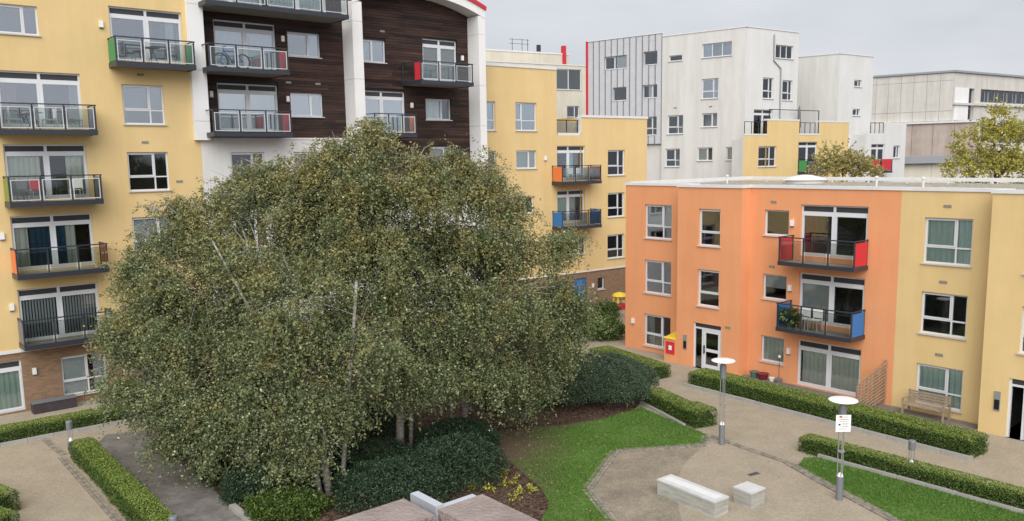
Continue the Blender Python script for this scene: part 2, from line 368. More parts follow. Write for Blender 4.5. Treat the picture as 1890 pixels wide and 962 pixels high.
def blind_mesh(w, h, m, vertical=False):
    def f():
        b = MB()
        if vertical:
            n = int(w/.11)
            for i in range(n): b.quad((i*.11+.005, 0, 0), (i*.11+.085, .05, 0), (i*.11+.085, .05, h), (i*.11+.005, 0, h))
        else:
            n = max(1, int(h/.06))
            for i in range(n): b.quad((0, 0, i*h/n), (w, 0, i*h/n), (w, .025, (i+.93)*h/n), (0, .025, (i+.93)*h/n))
        return b.mesh('blind', m)
    return cached(('b', round(w, 3), round(h, 3), m, vertical), f)
def window(root, h, y, style='two_over', fill=(), sill=True, name='window', mull=.66, tran=.36, glass='window_glass', frame='frame_white', ajar=False):
    """frame part with its panes, cill and what hangs behind the glass as children"""
    u0, u1, z0, z1 = h[:4]; w, H = u1-u0, z1-z0; yy = y+.10; fw_, bw = .065, .055
    def bars():
        mu, tr = [], []
        if style in ('two_over', 'two', 'three'): mu.append(w*mull)
        if style == 'three': mu = [w/3, w*2/3]
        if style in ('two_over', 'one_over'): tr.append(H*tran)
        if style == 'french': mu = [w*.5]; tr = [H-.34]
        return mu, tr
    mu, tr = bars()
    def f():
        b = MB(); d = .075
        b.box(0, fw_, 0, d, 0, H).box(w-fw_, w, 0, d, 0, H).box(fw_, w-fw_, .001, d-.001, 0, fw_).box(fw_, w-fw_, .001, d-.001, H-fw_, H)
        t = .11 if style == 'french' else bw
        for x in mu: b.box(x-t/2, x+t/2, -.002, d+.002, fw_, H-fw_)
        xs = [0]+mu+[w]
        for z in tr:
            for i in range(len(xs)-1): b.box(xs[i]+t/2 if i else fw_, xs[i+1]-t/2 if i < len(xs)-2 else w-fw_, .002, d-.004, z-t/2, z+t/2)
        zs = [0]+tr+[H]
        for i in range(len(xs)-1):       # opening light inside the upper (large) pane, door leaves
            big = (i == 0 and style in ('two_over', 'one_over', 'two')) or style == 'french'
            if not big: continue
            a, c = xs[i]+bw*.6, xs[i+1]-bw*.6
            e, g = (zs[-2]+bw*.6, zs[-1]-bw) if style != 'french' else (fw_, tr[0]-.05)
            k = .05 if style != 'french' else .075
            b.box(a, a+k, -.012, d*.5, e, g).box(c-k, c, -.012, d*.5, e, g).box(a+k, c-k, -.011, d*.5, e, e+k).box(a+k, c-k, -.011, d*.5, g-k, g)
        if style == 'french': b.m = 1; b.box(fw_, w-fw_, .03, .05, H-.30, H-fw_)
        return b.mesh(name, [frame, 'vent_strip'])
    me = cached(('w', name, style, round(w, 3), round(H, 3), mull, tran, frame), f)
    o = link(name, me, root, (u0, yy, z0))
    xs = [0]+mu+[w]; zs = [0]+tr+[H]
    for i in range(len(xs)-1):
        for j in range(len(zs)-1):
            if style == 'french' and j == 1: continue
            a, c, e, g = xs[i]+.03, xs[i+1]-.03, zs[j]+.03, zs[j+1]-.03
            pm = cached(('p', round(c-a, 3), round(g-e, 3), glass), lambda: MB().box(0, c-a, 0, .008, 0, g-e).mesh('pane', glass))
            link('pane', pm, o, (a, .04, e))
    if sill:
        sm = cached(('s', round(w, 3)), lambda: MB().box(-.05, w+.05, -.17, -.02, -.045, 0).mesh('sill', 'lead_cill'))
        link('sill', sm, o, (0, 0, -.002))
    for kind, m, a, c, *zz in fill:
        e, g = zz if zz else (0, 1)
        if kind == 'curtain': link('curtain', curtain_mesh(w*(c-a), H*(g-e)-.02, m, 5), o, (w*a, .10, H*e))
        elif kind == 'vblind': link('blind', blind_mesh(w*(c-a), H*(g-e)-.36, m, True), o, (w*a, .095, H*e))
        else: link('blind', blind_mesh(w*(c-a), H*(g-e)-.02, m), o, (w*a, .085, H*e))
    return o
def balcony(root, u0, u1, zb, yw, depth, pl, pr, nfront=3, light=True, deck=.2, top=1.17, m_gl='balcony_glass', plen=9.):
    """slab with steel edge; railing, glass panels with frames and coloured end panels are its sub-parts"""
    yf = yw-depth; b = MB(); b.box(u0, u1, yf+.03, yw-.002, zb+.03, zb+deck-.03); b.m = 1
    b.box(u0-.02, u1+.02, yf, yf+.03, zb, zb+deck).box(u0-.02, u0, yf+.03, yw-.002, zb, zb+deck).box(u1, u1+.02, yf+.03, yw-.002, zb, zb+deck)
    o = b.build('balcony', ['deck_grey', 'dark_steel'], root)
    zt, zd = zb+top, zb+deck; r = MB(); t = .05
    xs = [u0+.02+(u1-u0-.04)*i/nfront for i in range(nfront+1)]
    for x in xs: r.box(x-t/2, x+t/2, yf+.035, yf+.035+t, zd, zt)
    r.box(u0-.03, u1+.03, yf+.025, yf+.025+.06, zt, zt+.045)
    for x in (u0, u1):
        s_ = 1 if x == u0 else -1
        r.box(min(x, x+s_*.05), max(x, x+s_*.05), yf+.09, yw-.004, zt, zt+.042).box(min(x, x+s_*.05), max(x, x+s_*.05), yw-.10, yw-.05, zd, zt)
    r.build('railing', 'dark_steel', o)
    for i in range(nfront):
        a, c = xs[i]+.05, xs[i+1]-.05; e, g = zd+.05, zt-.10
        MB().box(a+.03, c-.03, yf+.055, yf+.063, e+.03, g-.03).build('glass_panel', m_gl, o)
        if light:
            q = MB(); q.box(a, a+.03, yf+.04, yf+.075, e, g).box(c-.03, c, yf+.04, yf+.075, e, g).box(a+.03, c-.03, yf+.041, yf+.074, e, e+.03).box(a+.03, c-.03, yf+.041, yf+.074, g-.03, g)
            q.build('panel_frame', 'rail_light', o)
        else:
            q = MB().box(a-.02, c+.02, yf+.045, yf+.07, g-.02, g); q.build('panel_frame', 'dark_steel', o)
    for x, m in ((u0, pl), (u1, pr)):
        if m: MB().box(x-.012 if x == u0 else x-.03, x+.03 if x == u0 else x+.012, yf+.11, min(yw-.12, yf+.11+plen), zd+.03, zt-.05).build('side_panel', m, o)
    return o
def wall_light(root, u, z, y, m='white_enamel'):
    me = cached(('wl', m), lambda: (lambda b: (b.box(-.07, .07, -.10, 0, -.13, .13), setattr(b, 'm', 1), b.box(-.085, .085, -.07, .0, -.17, -.132), b)[-1])(MB()).mesh('wall_light', [m, 'lamp_grey']))
    return link('wall_light', me, root, (u, y-.001, z))
def vent(root, u, z, y):
    me = cached('vent', lambda: MB().box(-.14, .14, -.02, 0, -.05, .05).mesh('vent', 'deck_grey'))
    return link('vent', me, root, (u, y-.001, z))
def coping(root, u0, u1, z, y0, y1, t=.16, over=.05):
    return MB().box(u0-over, u1+over, y0-over, y1, z, z+t).build('coping', 'coping', root)

# ------------------------------------------------------------------ ground and paving
g = MB(); g.quad((-400, -60, -.06), (400, -60, -.06), (400, 900, -.06), (-400, 900, -.06)); struct('ground', g, 'asphalt')
def sheet(name, poly, z, m):
    b = MB(); b.quad(*[(x, y, z) for x, y in poly]); return struct(name, b, m)
sheet('path', [(-40, 10), (40, 10), (40, 62), (-40, 62)], 0, 'gravel_path')
BED = [(-14.2, 30.6), (-7.3, 22.1), (-5.6, 19.5), (.9, 19.5), (1.0, 23.5), (3.0, 28), (5.15, 33.1), (6.25, 36.4), (4.0, 40.6), (1.5, 48), (-6, 45)]
sheet('soil_bed', BED, .012, 'soil')
L1 = [(5.1, 32.55), (6.45, 29.94), (6.75, 29.45), (6.97, 29.0), (6.62, 28.04), (3.44, 27.58), (2.17, 24.22), (2.67, 22.02), (3.1, 20.5), (.7, 20.5), (.68, 22.0), (.92, 22.8), (.97, 23.4), (.8, 24.3), (.55, 24.9), (.25, 25.65), (-.2, 26.7), (-.55, 27.7),
      (-.86, 28.4), (-.6, 29.6), (.6, 30.2), (2.05, 30.45), (3.6, 31.2), (4.4, 31.9)]
def smooth_poly(p, n=1): return p
lawn1 = sheet('lawn', L1, .03, 'lawn')
L2 = [(9.15, 25.9), (9.52, 24.65), (10.12, 22.91), (10.51, 21.73), (10.9, 20.2), (15.4, 20.2), (14.6, 21.4), (14.1, 21.98), (10.08, 26.6), (9.6, 26.6)]
sheet('lawn', L2, .03, 'lawn')
sheet('paved_circle', [(6.6, 28.0), (3.46, 27.55), (2.2, 24.22), (2.7, 22.0), (3.1, 20.4), (4.4, 20.4), (4.9, 24.6), (5.6, 26.4)], .006, 'worn_paving')
sheet('paving', [(-15.3, 30.2), (-14.95, 28.35), (-10.5, 23.0), (-8.0, 20), (-5.7, 20), (-7.35, 22.2), (-8.3, 23.35), (-13.9, 30.7)], .016, 'deck_paving')
TER = Fr((5.983, 43.635), 139.75)
mat('terrace_paving', (.19, .165, .135), .95, var=.2, scale=1.5, bump=.4)
sheet('terrace', [TER.w(7.7, .5)[:2], TER.w(17.9, .5)[:2], TER.w(17.9, 1.7)[:2], TER.w(8.3, 2.2)[:2]], .02, 'terrace_paving')
def setts(path, width=.34, name='sett_band'):
    b = MB(); s = .11; rows = int(width/s)
    for (x0, y0), (x1, y1) in zip(path[:-1], path[1:]):
        L = math.hypot(x1-x0, y1-y0); dx, dy = (x1-x0)/L, (y1-y0)/L; a = math.atan2(dy, dx)
        for i in range(int(L/s)):
            for j in range(rows):
                cx, cy = x0+dx*(i+.5)*s-dy*(j-rows/2+.5)*s, y0+dy*(i+.5)*s+dx*(j-rows/2+.5)*s
                b.box(cx-.048, cx+.048, cy-.048, cy+.048, -.02, .036+random.uniform(0, .008), (cx, cy), a)
    o = b.build(name, 'sett_stone'); o['kind'] = 'stuff'; tag(o, 'narrow band of small brown setts edging the paved circle', 'setts'); return o
o = setts([(6.9, 29.0), (6.64, 28.05), (3.44, 27.55), (2.17, 24.22), (2.67, 22.02), (3.05, 20.4)]); o['label'] = 'curved band of small brown setts between left lawn and paving'
o = setts([(8.95, 26.2), (9.4, 24.65), (10.0, 22.91), (10.4, 21.73), (10.75, 20.4)]); o['label'] = 'band of small brown setts along the edge of the right lawn'
o = setts([(8.9, 26.25), (6.95, 29.1)], .24); o['label'] = 'straight row of dark setts crossing the path between the two lamps'
o = setts([(-15.7, 27.8), (-11.2, 22.4), (-9.6, 20.5)], .24); o['label'] = 'row of setts along the clipped hedge beside the left path'
o = setts([(-17.4, 29.8), (-15.7, 28.0)], .24); o['label'] = 'short row of dark setts across the far left path'
def kerb(path, label=None, w=.12, hgt=.13, unit=.9):
    o = thing('kerb', None, None); o['kind'] = 'structure'
    for (x0, y0), (x1, y1) in zip(path[:-1], path[1:]):
        L = math.hypot(x1-x0, y1-y0); n = max(1, round(L/unit)); a = math.atan2(y1-y0, x1-x0); l = L/n-.012
        me = cached(('k', round(l, 3), w, hgt), lambda: MB().box(-l/2, l/2, -w/2, w/2, -.05, hgt).mesh('kerb_stone', 'kerb_stone'))
        for i in range(n):
            t = (i+.5)/n; link('kerb_stone', me, o, (x0+(x1-x0)*t, y0+(y1-y0)*t, random.uniform(-.006, .006)), a)
    return o
kerb([(7.48, 35.72), (14.87, 26.19), (15.85, 27.4)]); kerb([(10.08, 26.66), (14.1, 22.02), (15.5, 20.4)]); kerb([(5.2, 33.2), (6.35, 30.1)], hgt=.1)
kerb([(-21, 27.1), (-18.56, 29.04), (-15.2, 31.7)]); kerb([(-8.3, 23.3), (-7.3, 22.1), (-5.7, 19.9)], w=.2); kerb([(6.3, 36.4), (7.0, 37.8)])

# ------------------------------------------------------------------ apartment block, yellow, left
FL = Fr((-20.53, 33.02), 49.75)
A = FL.root('apartment_block', 'tall yellow rendered block with stacked balconies at the left', 'building')
fz = [5.06, 8.02, 10.88, 13.75]
holes = [(.67, 3.68, z-2.2, z) for z in fz]+[(5.0, 8.0, 14.4, 16.61)]
wins = [(5.28, 7.0, 11.73, 13.41), (5.28, 7.0, 8.86, 10.54), (5.28, 7.0, 6.04, 7.72), (5.28, 7.0, 3.2, 4.85), (.6, 2.33, 15.17, 16.3)]
wall(A, 'rendered_wall', 'yellow_render', -10, 8.5, 2.62, 19.5, 0, holes+wins)
gh = [(-2.4, .56, .08, 2.2), (2.0, 3.75, .33, 2.03), (5.2, 6.9, .33, 2.03)]
wall(A, 'brick_wall', 'brown_brick', -10, 8.5, -.05, 2.5, .02, gh)
MB().box(-10, 8.5, -.05, .05, 2.5, 2.62).build('string_course', 'coping', A)
shell(A, 'rear_walls', 'yellow_render', -10, 8.5, -.05, 19.5, 0, 11)
C = 'curtain'
window(A, holes[0], 0, 'french', [('vblind', 'blind_white', .02, .48), ('vblind', 'blind_white', .52, .98)], False, 'balcony_door')
window(A, holes[1], 0, 'french', [(C, 'curtain_cream', .03, .2, 0, .85), (C, 'curtain_blue', .22, .5, .0, .85), (C, 'curtain_blue', .53, .66, 0, .85), (C, 'curtain_cream', .66, .78, 0, .85)], False, 'balcony_door')
window(A, holes[2], 0, 'french', [(C, 'curtain_cream', .03, .42, 0, .85), (C, 'curtain_cream', .74, .98, 0, .85)], False, 'balcony_door')
window(A, holes[3], 0, 'french', [(C, 'curtain_pink', .03, .22, .3, .85), (C, 'curtain_cream', .86, .98, 0, .85)], False, 'balcony_door', glass='bright_glass')
window(A, holes[4], 0, 'french', [(C, 'curtain_white', .78, .9, 0, .85)], False, 'balcony_door', glass='bright_glass')
window(A, wins[0], 0, 'two_over', [('blind', 'blind_grey', .02, .98, .4, 1)], glass='bright_glass'); window(A, wins[1], 0); window(A, wins[2], 0, fill=[('blind', 'curtain_white', .02, .98, .1, 1)]); window(A, wins[3], 0)
window(A, wins[4], 0, 'two', mull=.7, glass='bright_glass')
window(A, gh[0], .02, 'french', [(C, 'curtain_green', .03, .97, 0, .85)], False, 'patio_door')
window(A, gh[1], .02, 'two_over', [('blind', 'blind_white', .02, .56), ('blind', 'blind_white', .72, .98)], mull=.58); window(A, gh[2], .02, 'two_over')
balcony(A, .56, 3.9, 2.72, 0, 1.1, 'grey_panel', 'grey_panel', 3, False); balcony(A, .56, 3.9, 5.57, 0, 1.1, 'orange_paint', 'terracotta_panel', 3, False)
balcony(A, .55, 3.9, 8.42, 0, 1.1, 'lime_paint', 'grey_panel', 3); balcony(A, .45, 3.9, 11.23, 0, 1.1, 'grey_panel', 'grey_panel', 3)
balcony(A, 4.86, 8.1, 14.05, 0, 1.1, 'green_paint', 'green_paint', 3)
for u, z in ((4.66, 15.82), (.33, 7.27), (.42, 4.39)): wall_light(A, u, z, 0)
wall_light(A, .99, 1.64, .02)
for u, z in ((6.07, 10.96), (7.42, 9.23), (6.09, 13.84), (6.07, 8.1)): vent(A, u, z, 0)

# ------------------------------------------------------------------ timber clad block with white piers
T = FL.root('timber_block', 'dark timber clad block framed by white piers behind the birches', 'building')
YT = .8
th1 = [(9.72, 12.77, 14.38, 16.61), (13.37, 15.14, 15.19, 16.36), (9.72, 12.73, 11.5, 13.73), (13.37, 15.14, 12.26, 13.43), (9.1, 12.2, 17.25, 19.4), (12.5, 15.6, 17.25, 19.4)]
th2 = [(17.25, 18.98, 15.17, 16.33), (21.36, 23.72, 14.4, 16.66), (17.2, 20.11, 11.5, 13.7), (21.46, 23.21, 12.24, 13.4), (21.7, 23.2, 9.5, 10.75)]
def boards(u0, u1, z0, z1, hs_, ztop=None):
    b = MB(); z = z0; hb = .145
    while z < z1-.01:
        zt = min(z+hb-.012, z1); cuts = [(u0, u1)]
        for h in hs_:
            if h[2] < zt and h[3] > z:
                cuts = [seg for a, c in cuts for seg in ((a, min(c, h[0])), (max(a, h[1]), c)) if seg[1]-seg[0] > .02]
        for a, c in cuts:
            x = a
            while x < c-.01:
                e = min(c, x+random.uniform(2.2, 3.6))
                if c-e < .5: e = c
                b.box(x+.003, e-.003, YT-.02-random.uniform(0, .012), YT+.01, z, zt); x = e
        z += hb
    return b
for (u0, u1, z0, z1, hh) in ((8.86, 16.42, 11.12, 20.2, th1), (17.0, 24.6, 9.2, 18.72, th2)):
    wall(T, 'backing_wall', 'black', u0, u1, z0, z1, YT+.02, hh)
    o = boards(u0, u1, z0, z1, hh).build('cladding_boards', 'timber_cladding', T); o['kind'] = 'stuff'
lw = [(9.85, 11.5, 8.85, 10.5), (13.0, 14.7, 8.85, 10.5), (9.85, 11.5, 6.0, 7.7), (13.0, 14.7, 6.0, 7.7), (9.85, 11.5, 3.1, 4.8), (13, 14.7, 3.1, 4.8)]
wall(T, 'white_wall', 'white_render', 8.503, 16.5, -.05, 11.1, 0, lw)
MB().box(8.9, 16.45, -.03, YT, 11.1, 11.18).build('ledge', 'coping', T)
MB().box(16.5, 25.0, .01, YT+3, -.05, 9.2).build('white_wall', 'white_render', T)
for i, h in enumerate(lw): window(T, h, 0, 'two', [('blind', 'blind_grey', .02, .98)] if i % 2 else [])
PF = -.25
for u0, u1, zb in ((8.2, 8.88, 11.05), (16.42, 17.0, -.05), (24.5, 24.98, -.05)):
    p = MB(); zz = [zb]+[z for z in (11.9, 14.15, 17.0) if z > zb+.5]+[18.0 if u0 > 20 else 17.98 if u0 > 10 else 21]
    for a, c in zip(zz[:-1], zz[1:]): p.box(u0, u1, PF, YT+.6, a+.006, c-.006)
    p.build('pier', 'pier_white', T)
# arched roof band over the right bay
ar = MB(); rd = MB(); cu, RA = 20.72, 11.0
def arc(zap, e=0): return [(u, zap-RA+math.sqrt(RA*RA-(u-cu)**2)) for u in np.linspace(cu-4.27-e, cu+4.27+e, 40)]
pts, pts2, pts3 = arc(19.2, .03), arc(18.74), arc(19.42, .06)
for i in range(39):
    (x0, z0), (x1, z1), (p0, q0), (p1, q1) = pts2[i], pts2[i+1], pts[i], pts[i+1]
    ar.quad((p0, PF-.02, q0), (x0, PF-.02, z0), (x1, PF-.02, z1), (p1, PF-.02, q1)); ar.quad((x0, PF-.02, z0), (x0, YT+.5, z0), (x1, YT+.5, z1), (x1, PF-.02, z1))
    r0, r1 = pts3[i], pts3[i+1]
    rd.quad((r0[0], PF-.10, r0[1]), (p0, PF-.10, q0), (p1, PF-.10, q1), (r1[0], PF-.10, r1[1])); rd.quad((r0[0], PF-.10, r0[1]), (r1[0], PF-.10, r1[1]), (r1[0], YT+6, r1[1]), (r0[0], YT+6, r0[1])); rd.quad((p0, PF-.10, q0), (p0, PF, q0), (p1, PF, q1), (p1, PF-.10, q1))
ar.build('arch_band', 'pier_white', T); rd.build('roof', 'red_paint', T)
CW = 'curtain_white'
window(T, th1[0], YT, 'french', [(C, CW, .03, .49, 0, .85), (C, CW, .53, .97, 0, .85)], False, 'balcony_door', glass='bright_glass'); window(T, th1[1], YT, 'two', [(C, CW, .66, .97)], glass='bright_glass')
window(T, th1[2], YT, 'french', [('blind', 'blind_white', .02, .98, .42, .85)], False, 'balcony_door', glass='mirror_glass'); window(T, th1[3], YT, 'two', [('blind', 'blind_white', .02, .98)], glass='mirror_glass')  # white blinds here stand in for sky reflected in the panes
window(T, th1[4], YT, 'french', [(C, CW, .03, .97, 0, .85)], False, 'balcony_door'); window(T, th1[5], YT, 'french', [(C, CW, .03, .97, 0, .85)], False, 'balcony_door')
window(T, th2[0], YT, 'two', [('blind', 'blind_white', .02, .98)], mull=.55, glass='bright_glass'); window(T, th2[1], YT, 'french', [('blind', 'blind_grey', .02, .48, .1, .85), ('blind', 'blind_grey', .52, .98, .1, .85)], False, 'balcony_door')
window(T, th2[2], YT, 'french', [('blind', 'blind_white', .02, .98, .3, .85)], False, 'balcony_door', glass='mirror_glass'); window(T, th2[3], YT, 'two', [(C, CW, .03, .62), (C, 'curtain_blue', .66, .85)]); window(T, th2[4], YT, 'two', [('blind', 'blind_grey', .02, .98)])
balcony(T, 8.72, 12.47, 14.06, YT, 1.9, None, 'red_paint', 3, plen=.8); balcony(T, 8.72, 12.47, 11.19, YT, 1.9, None, 'red_paint', 3, plen=.8); balcony(T, 8.72, 15.75, 16.9, YT, 1.9, None, None, 5)
balcony(T, 19.95, 23.4, 14.0, YT, 1.9, 'red_paint', None, 3, plen=.5); balcony(T, 17.02, 19.55, 11.2, YT, 1.9, None, 'orange_paint', 3, plen=.5)
for u, z in ((13.1, 15.98), (13.2, 13.1), (9.4, 13.2), (20.5, 13.0), (24.05, 15.75)): wall_light(T, u, z, YT-.03)
for u, z in ((13.3, 13.9), (14.9, 13.9), (18.8, 16.8)): vent(T, u, z, YT-.03)

# ------------------------------------------------------------------ far yellow block
FF = Fr((5.742, 56.615), 52.9)
B = FF.root('far_yellow_block', 'stepped pale yellow block beyond the birches with orange and blue balconies', 'building')
hF = [(-6.73, -5.06, 11.72, 13.45), (-9.9, -8.27, 11.72, 13.45), (-6.72, -5.1, 9.37, 10.5), (-9.9, -8.27, 9.37, 10.5), (-7.0, -5.37, 6.56, 7.6), (1.12, 2.73, 8.77, 10.49), (1.12, 2.7, 5.92, 7.58), (1.09, 2.7, 3.06, 4.7), (-2.5, -.93, 3.6, 4.75)]
dF = [(-3.82, -.95, 8.6, 10.78), (-3.82, -1.0, 5.75, 7.9)]
wall(B, 'rendered_wall', 'yellow_render', -14, -3.4, 2.42, 15.55, 0, [h for h in hF if h[1] < -3.4])
wall(B, 'rendered_wall', 'yellow_render', -3.4, -1.3, 2.42, 11.45, 0, [(max(h[0], -3.4), min(h[1], -1.3), *h[2:]) for h in dF+hF if h[0] < -1.3 and h[1] > -3.4])
wall(B, 'rendered_wall', 'yellow_render', -1.3, 4.9, 2.42, 12.62, 0, [(max(h[0], -1.3), *h[1:]) for h in dF+hF if h[1] > -1.3])
gF = [(-1.97, -.85, 0, 1.95), (.18, .82, 1.0, 1.86)]
wall(B, 'brick_wall', 'brown_brick', -14, 4.9, -.05, 2.34, .02, gF)
MB().box(-14, 4.9, -.05, .05, 2.34, 2.42).build('string_course', 'coping', B)
shell(B, 'rear_walls', 'yellow_render', -14, -3.4, -.05, 15.55, 0, 6); shell(B, 'rear_walls', 'yellow_render', -3.4, 4.9, -.05, 11.2, 0, 10, zr=11.1); shell(B, 'rear_walls', 'yellow_render', -1.3, 4.9, 11.2, 12.62, 0, 10)
coping(B, -14, -3.45, 15.55, 0, .35); coping(B, -3.3, -1.35, 11.45, 0, .35, over=.0); coping(B, -1.25, 4.9, 12.62, 0, .35)
MB().box(-1.34, -1.302, 0, .35, 11.6, 12.62).build('parapet_end', 'coping', B)
tr_ = MB(); tr_.box(-3.35, -1.35, .2, .25, 12.4, 12.45); [tr_.box(x, x+.05, .2, .25, 11.45, 12.4) for x in (-3.3, -2.4, -1.45)]; tr_.build('terrace_railing', 'dark_steel', B)
MB().box(-3.25, -1.45, .215, .235, 11.65, 12.3).build('terrace_glass', 'balcony_glass', B)
window(B, hF[0], 0, 'two_over', [(C, CW, .03, .97)], mull=.32, glass='bright_glass'); window(B, hF[1], 0, 'two_over', [(C, CW, .03, .97)], mull=.5, glass='bright_glass')
window(B, hF[2], 0, 'two', [('blind', 'blind_white', .02, .98)]); window(B, hF[3], 0, 'two'); window(B, hF[4], 0, 'two')
window(B, hF[5], 0, 'two_over', [('blind', 'blind_grey', .02, .98, .36, 1)]); window(B, hF[6], 0, 'two_over', [(C, CW, .02, .98)]); window(B, hF[7], 0); window(B, hF[8], 0, 'two')
window(B, dF[0], 0, 'french', [(C, 'curtain_cream', .03, .15, 0, .85), (C, 'curtain_green', .55, .68, 0, .85), (C, 'curtain_green', .88, .97, 0, .85)], False, 'balcony_door')
window(B, dF[1], 0, 'french', [(C, 'curtain_green', .03, .48, 0, .85), (C, 'curtain_cream', .53, .75, 0, .85)], False, 'balcony_door')
balcony(B, -3.85, -.5, 8.3, 0, 1.1, 'orange_paint', 'terracotta_panel', 3, False); balcony(B, -3.85, -.5, 5.4, 0, 1.1, 'blue_paint', 'blue_paint', 3, False)
d_ = MB().box(-1.95, -.9, .08, .13, .02, 1.92).build('door', 'blue_paint', B); MB().box(-1.05, -.98, .03, .08, .9, 1.0).build('handle', 'bright_metal', d_)
window(B, gF[1], .02, 'single', [('blind', 'blind_white', .05, .95)])
wall_light(B, -.3, 1.35, .02); wall_light(B, -4.4, 10.0, 0)

# ------------------------------------------------------------------ low orange and yellow block, right
FO = TER
R = FO.root('low_block', 'low three storey block, orange on the left and yellow on the right', 'building')
ZR = 8.55
hO = [(1.3, 3.03, 5.89, 7.6), (1.3, 3.03, 3.07, 4.77), (1.3, 3.03, .3, 1.96)]
wall(R, 'orange_wall', 'orange_render', 0, 4.22, -.05, ZR, 0, hO)
hO2 = [(5.43, 6.63, 5.86, 7.57), (5.42, 6.62, 3.02, 4.75), (5.21, 6.81, .0, 2.18)]
wall(R, 'orange_wall', 'orange_render', 4.2, 7.75, -.05, ZR, -1.0, hO2)
b = MB(); b.quad((7.75, -1, -.05), (7.75, -.3, -.05), (7.75, -.3, ZR), (7.75, -1, ZR)); b.quad((4.2, 0, -.05), (4.2, -1, -.05), (4.2, -1, ZR), (4.2, 0, ZR)); b.build('orange_wall', 'orange_render', R)
YP = -.3
hP = [(8.46, 9.66, 6.48, 7.6), (8.46, 9.64, 3.63, 4.75), (8.45, 9.61, .78, 1.95), (10.22, 13.18, 5.7, 7.88), (10.24, 13.16, 2.83, 4.97), (10.26, 13.14, .02, 2.04)]
wall(R, 'orange_wall', 'orange_render', 7.75, 14.48, -.05, ZR, YP, hP)
hY = [(15.4, 17.13, 5.82, 7.56), (15.42, 17.1, 3.1, 4.72), (15.38, 17.1, .3, 1.9)]
wall(R, 'yellow_wall', 'yellow_render', 14.48, 18.07, -.05, ZR, YP, hY)
hY2 = [(19.2, 20.9, 3.08, 4.72), (19.2, 20.9, 5.85, 7.56), (18.96, 20.5, 0, 2.14)]
wall(R, 'yellow_wall', 'yellow_render', 18.05, 26, -.05, ZR, -1.2, hY2)
b = MB(); b.quad((18.05, -.3, -.05), (18.05, -1.2, -.05), (18.05, -1.2, ZR), (18.05, -.3, ZR)); b.build('yellow_wall', 'yellow_render', R)
shell(R, 'rear_walls', 'orange_render', 0, 26, -.05, 8.46, 0, 11.0, zr=8.44)
plan = [(-.05, -.05), (4.15, -.05), (4.15, -1.05), (7.8, -1.05), (7.8, -.35), (18.0, -.35), (18.0, -1.25), (26.05, -1.25)]
inn = [(.3, .3), (4.5, .3), (4.5, -.7), (7.45, -.7), (7.45, .0), (18.35, .0), (18.35, -.9), (26.05, -.9)]
for i in range(7):   # coping follows the stepped front
    b = MB(); b.prism([plan[i], plan[i+1], inn[i+1], inn[i]], ZR+.002, ZR+.13); b.build('coping', 'coping', R)
MB().box(-.05, 26, 10.7, 11.1, ZR, ZR+.17).build('coping', 'coping', R); MB().box(-.05, .3, .31, 10.69, ZR, ZR+.18).build('coping', 'coping', R)
b = MB(); b.quad(*[(x, y, 8.47) for x, y in inn], (26, 10.7, 8.47), (.3, 10.7, 8.47)); b.build('roof', 'roof_gravel', R)
window(R, hO[0], 0, 'two_over', [('blind', 'blind_grey', .02, .98, .36, 1)]); window(R, hO[1], 0, 'two_over', [(C, 'curtain_red', .03, .2)]); window(R, hO[2], 0, 'two_over', [(C, 'curtain_green', .03, .3)])
window(R, hO2[0], -1, 'one_over'); window(R, hO2[1], -1, 'one_over')
window(R, hP[0], YP, 'single'); window(R, hP[1], YP, 'single', [('blind', 'blind_grey', .04, .96, .45, 1)]); window(R, hP[2], YP, 'single', [(C, 'curtain_cream', .04, .96)])
window(R, hP[3], YP, 'french', [(C, 'curtain_red', .03, .22, 0, .85)], False, 'balcony_door'); window(R, hP[4], YP, 'french', [('blind', 'blind_grey', .03, .48, .02, .85)], False, 'balcony_door')
window(R, hP[5], YP, 'french', [(C, 'curtain_cream', .06, .47, 0, .85), (C, 'curtain_cream', .54, .97, 0, .85)], False, 'patio_door')
window(R, hY[0], YP, 'two_over', [(C, 'curtain_green', .03, .97)]); window(R, hY[1], YP, 'two_over'); window(R, hY[2], YP, 'two_over', [(C, 'curtain_green', .03, .97)])
window(R, hY2[0], -1.2, 'two_over'); window(R, hY2[1], -1.2, 'two_over')
balcony(R, 9.9, 13.25, 5.36, YP, 1.15, 'red_paint', 'red_paint', 3, False, .16); balcony(R, 9.9, 13.25, 2.52, YP, 1.15, 'blue_paint', 'blue_paint', 3, False, .16)
for u, z in ((9.84, 7.08), (9.83, 4.25), (9.86, 1.45)): wall_light(R, u, z, YP)
wall_light(R, .56, 1.47, 0); vent(R, 7.15, 2.2, -1)
for u, z in ((8.9, 7.95), (8.9, 5.1), (16.2, 8.0), (16.2, 5.15), (16.2, 2.35)): vent(R, u, z, YP)
def intercom(u, z, y):
    b = MB(); b.box(u-.1, u+.1, y-.04, y, z-.35, z+.35); o = b.build('intercom', 'steel_box', R)
    MB().box(u-.08, u+.08, y-.06, y-.041, z-.3, z+.05).build('keypad', 'black', o)
intercom(4.75, 1.15, -1); intercom(18.63, 1.25, -1.2)
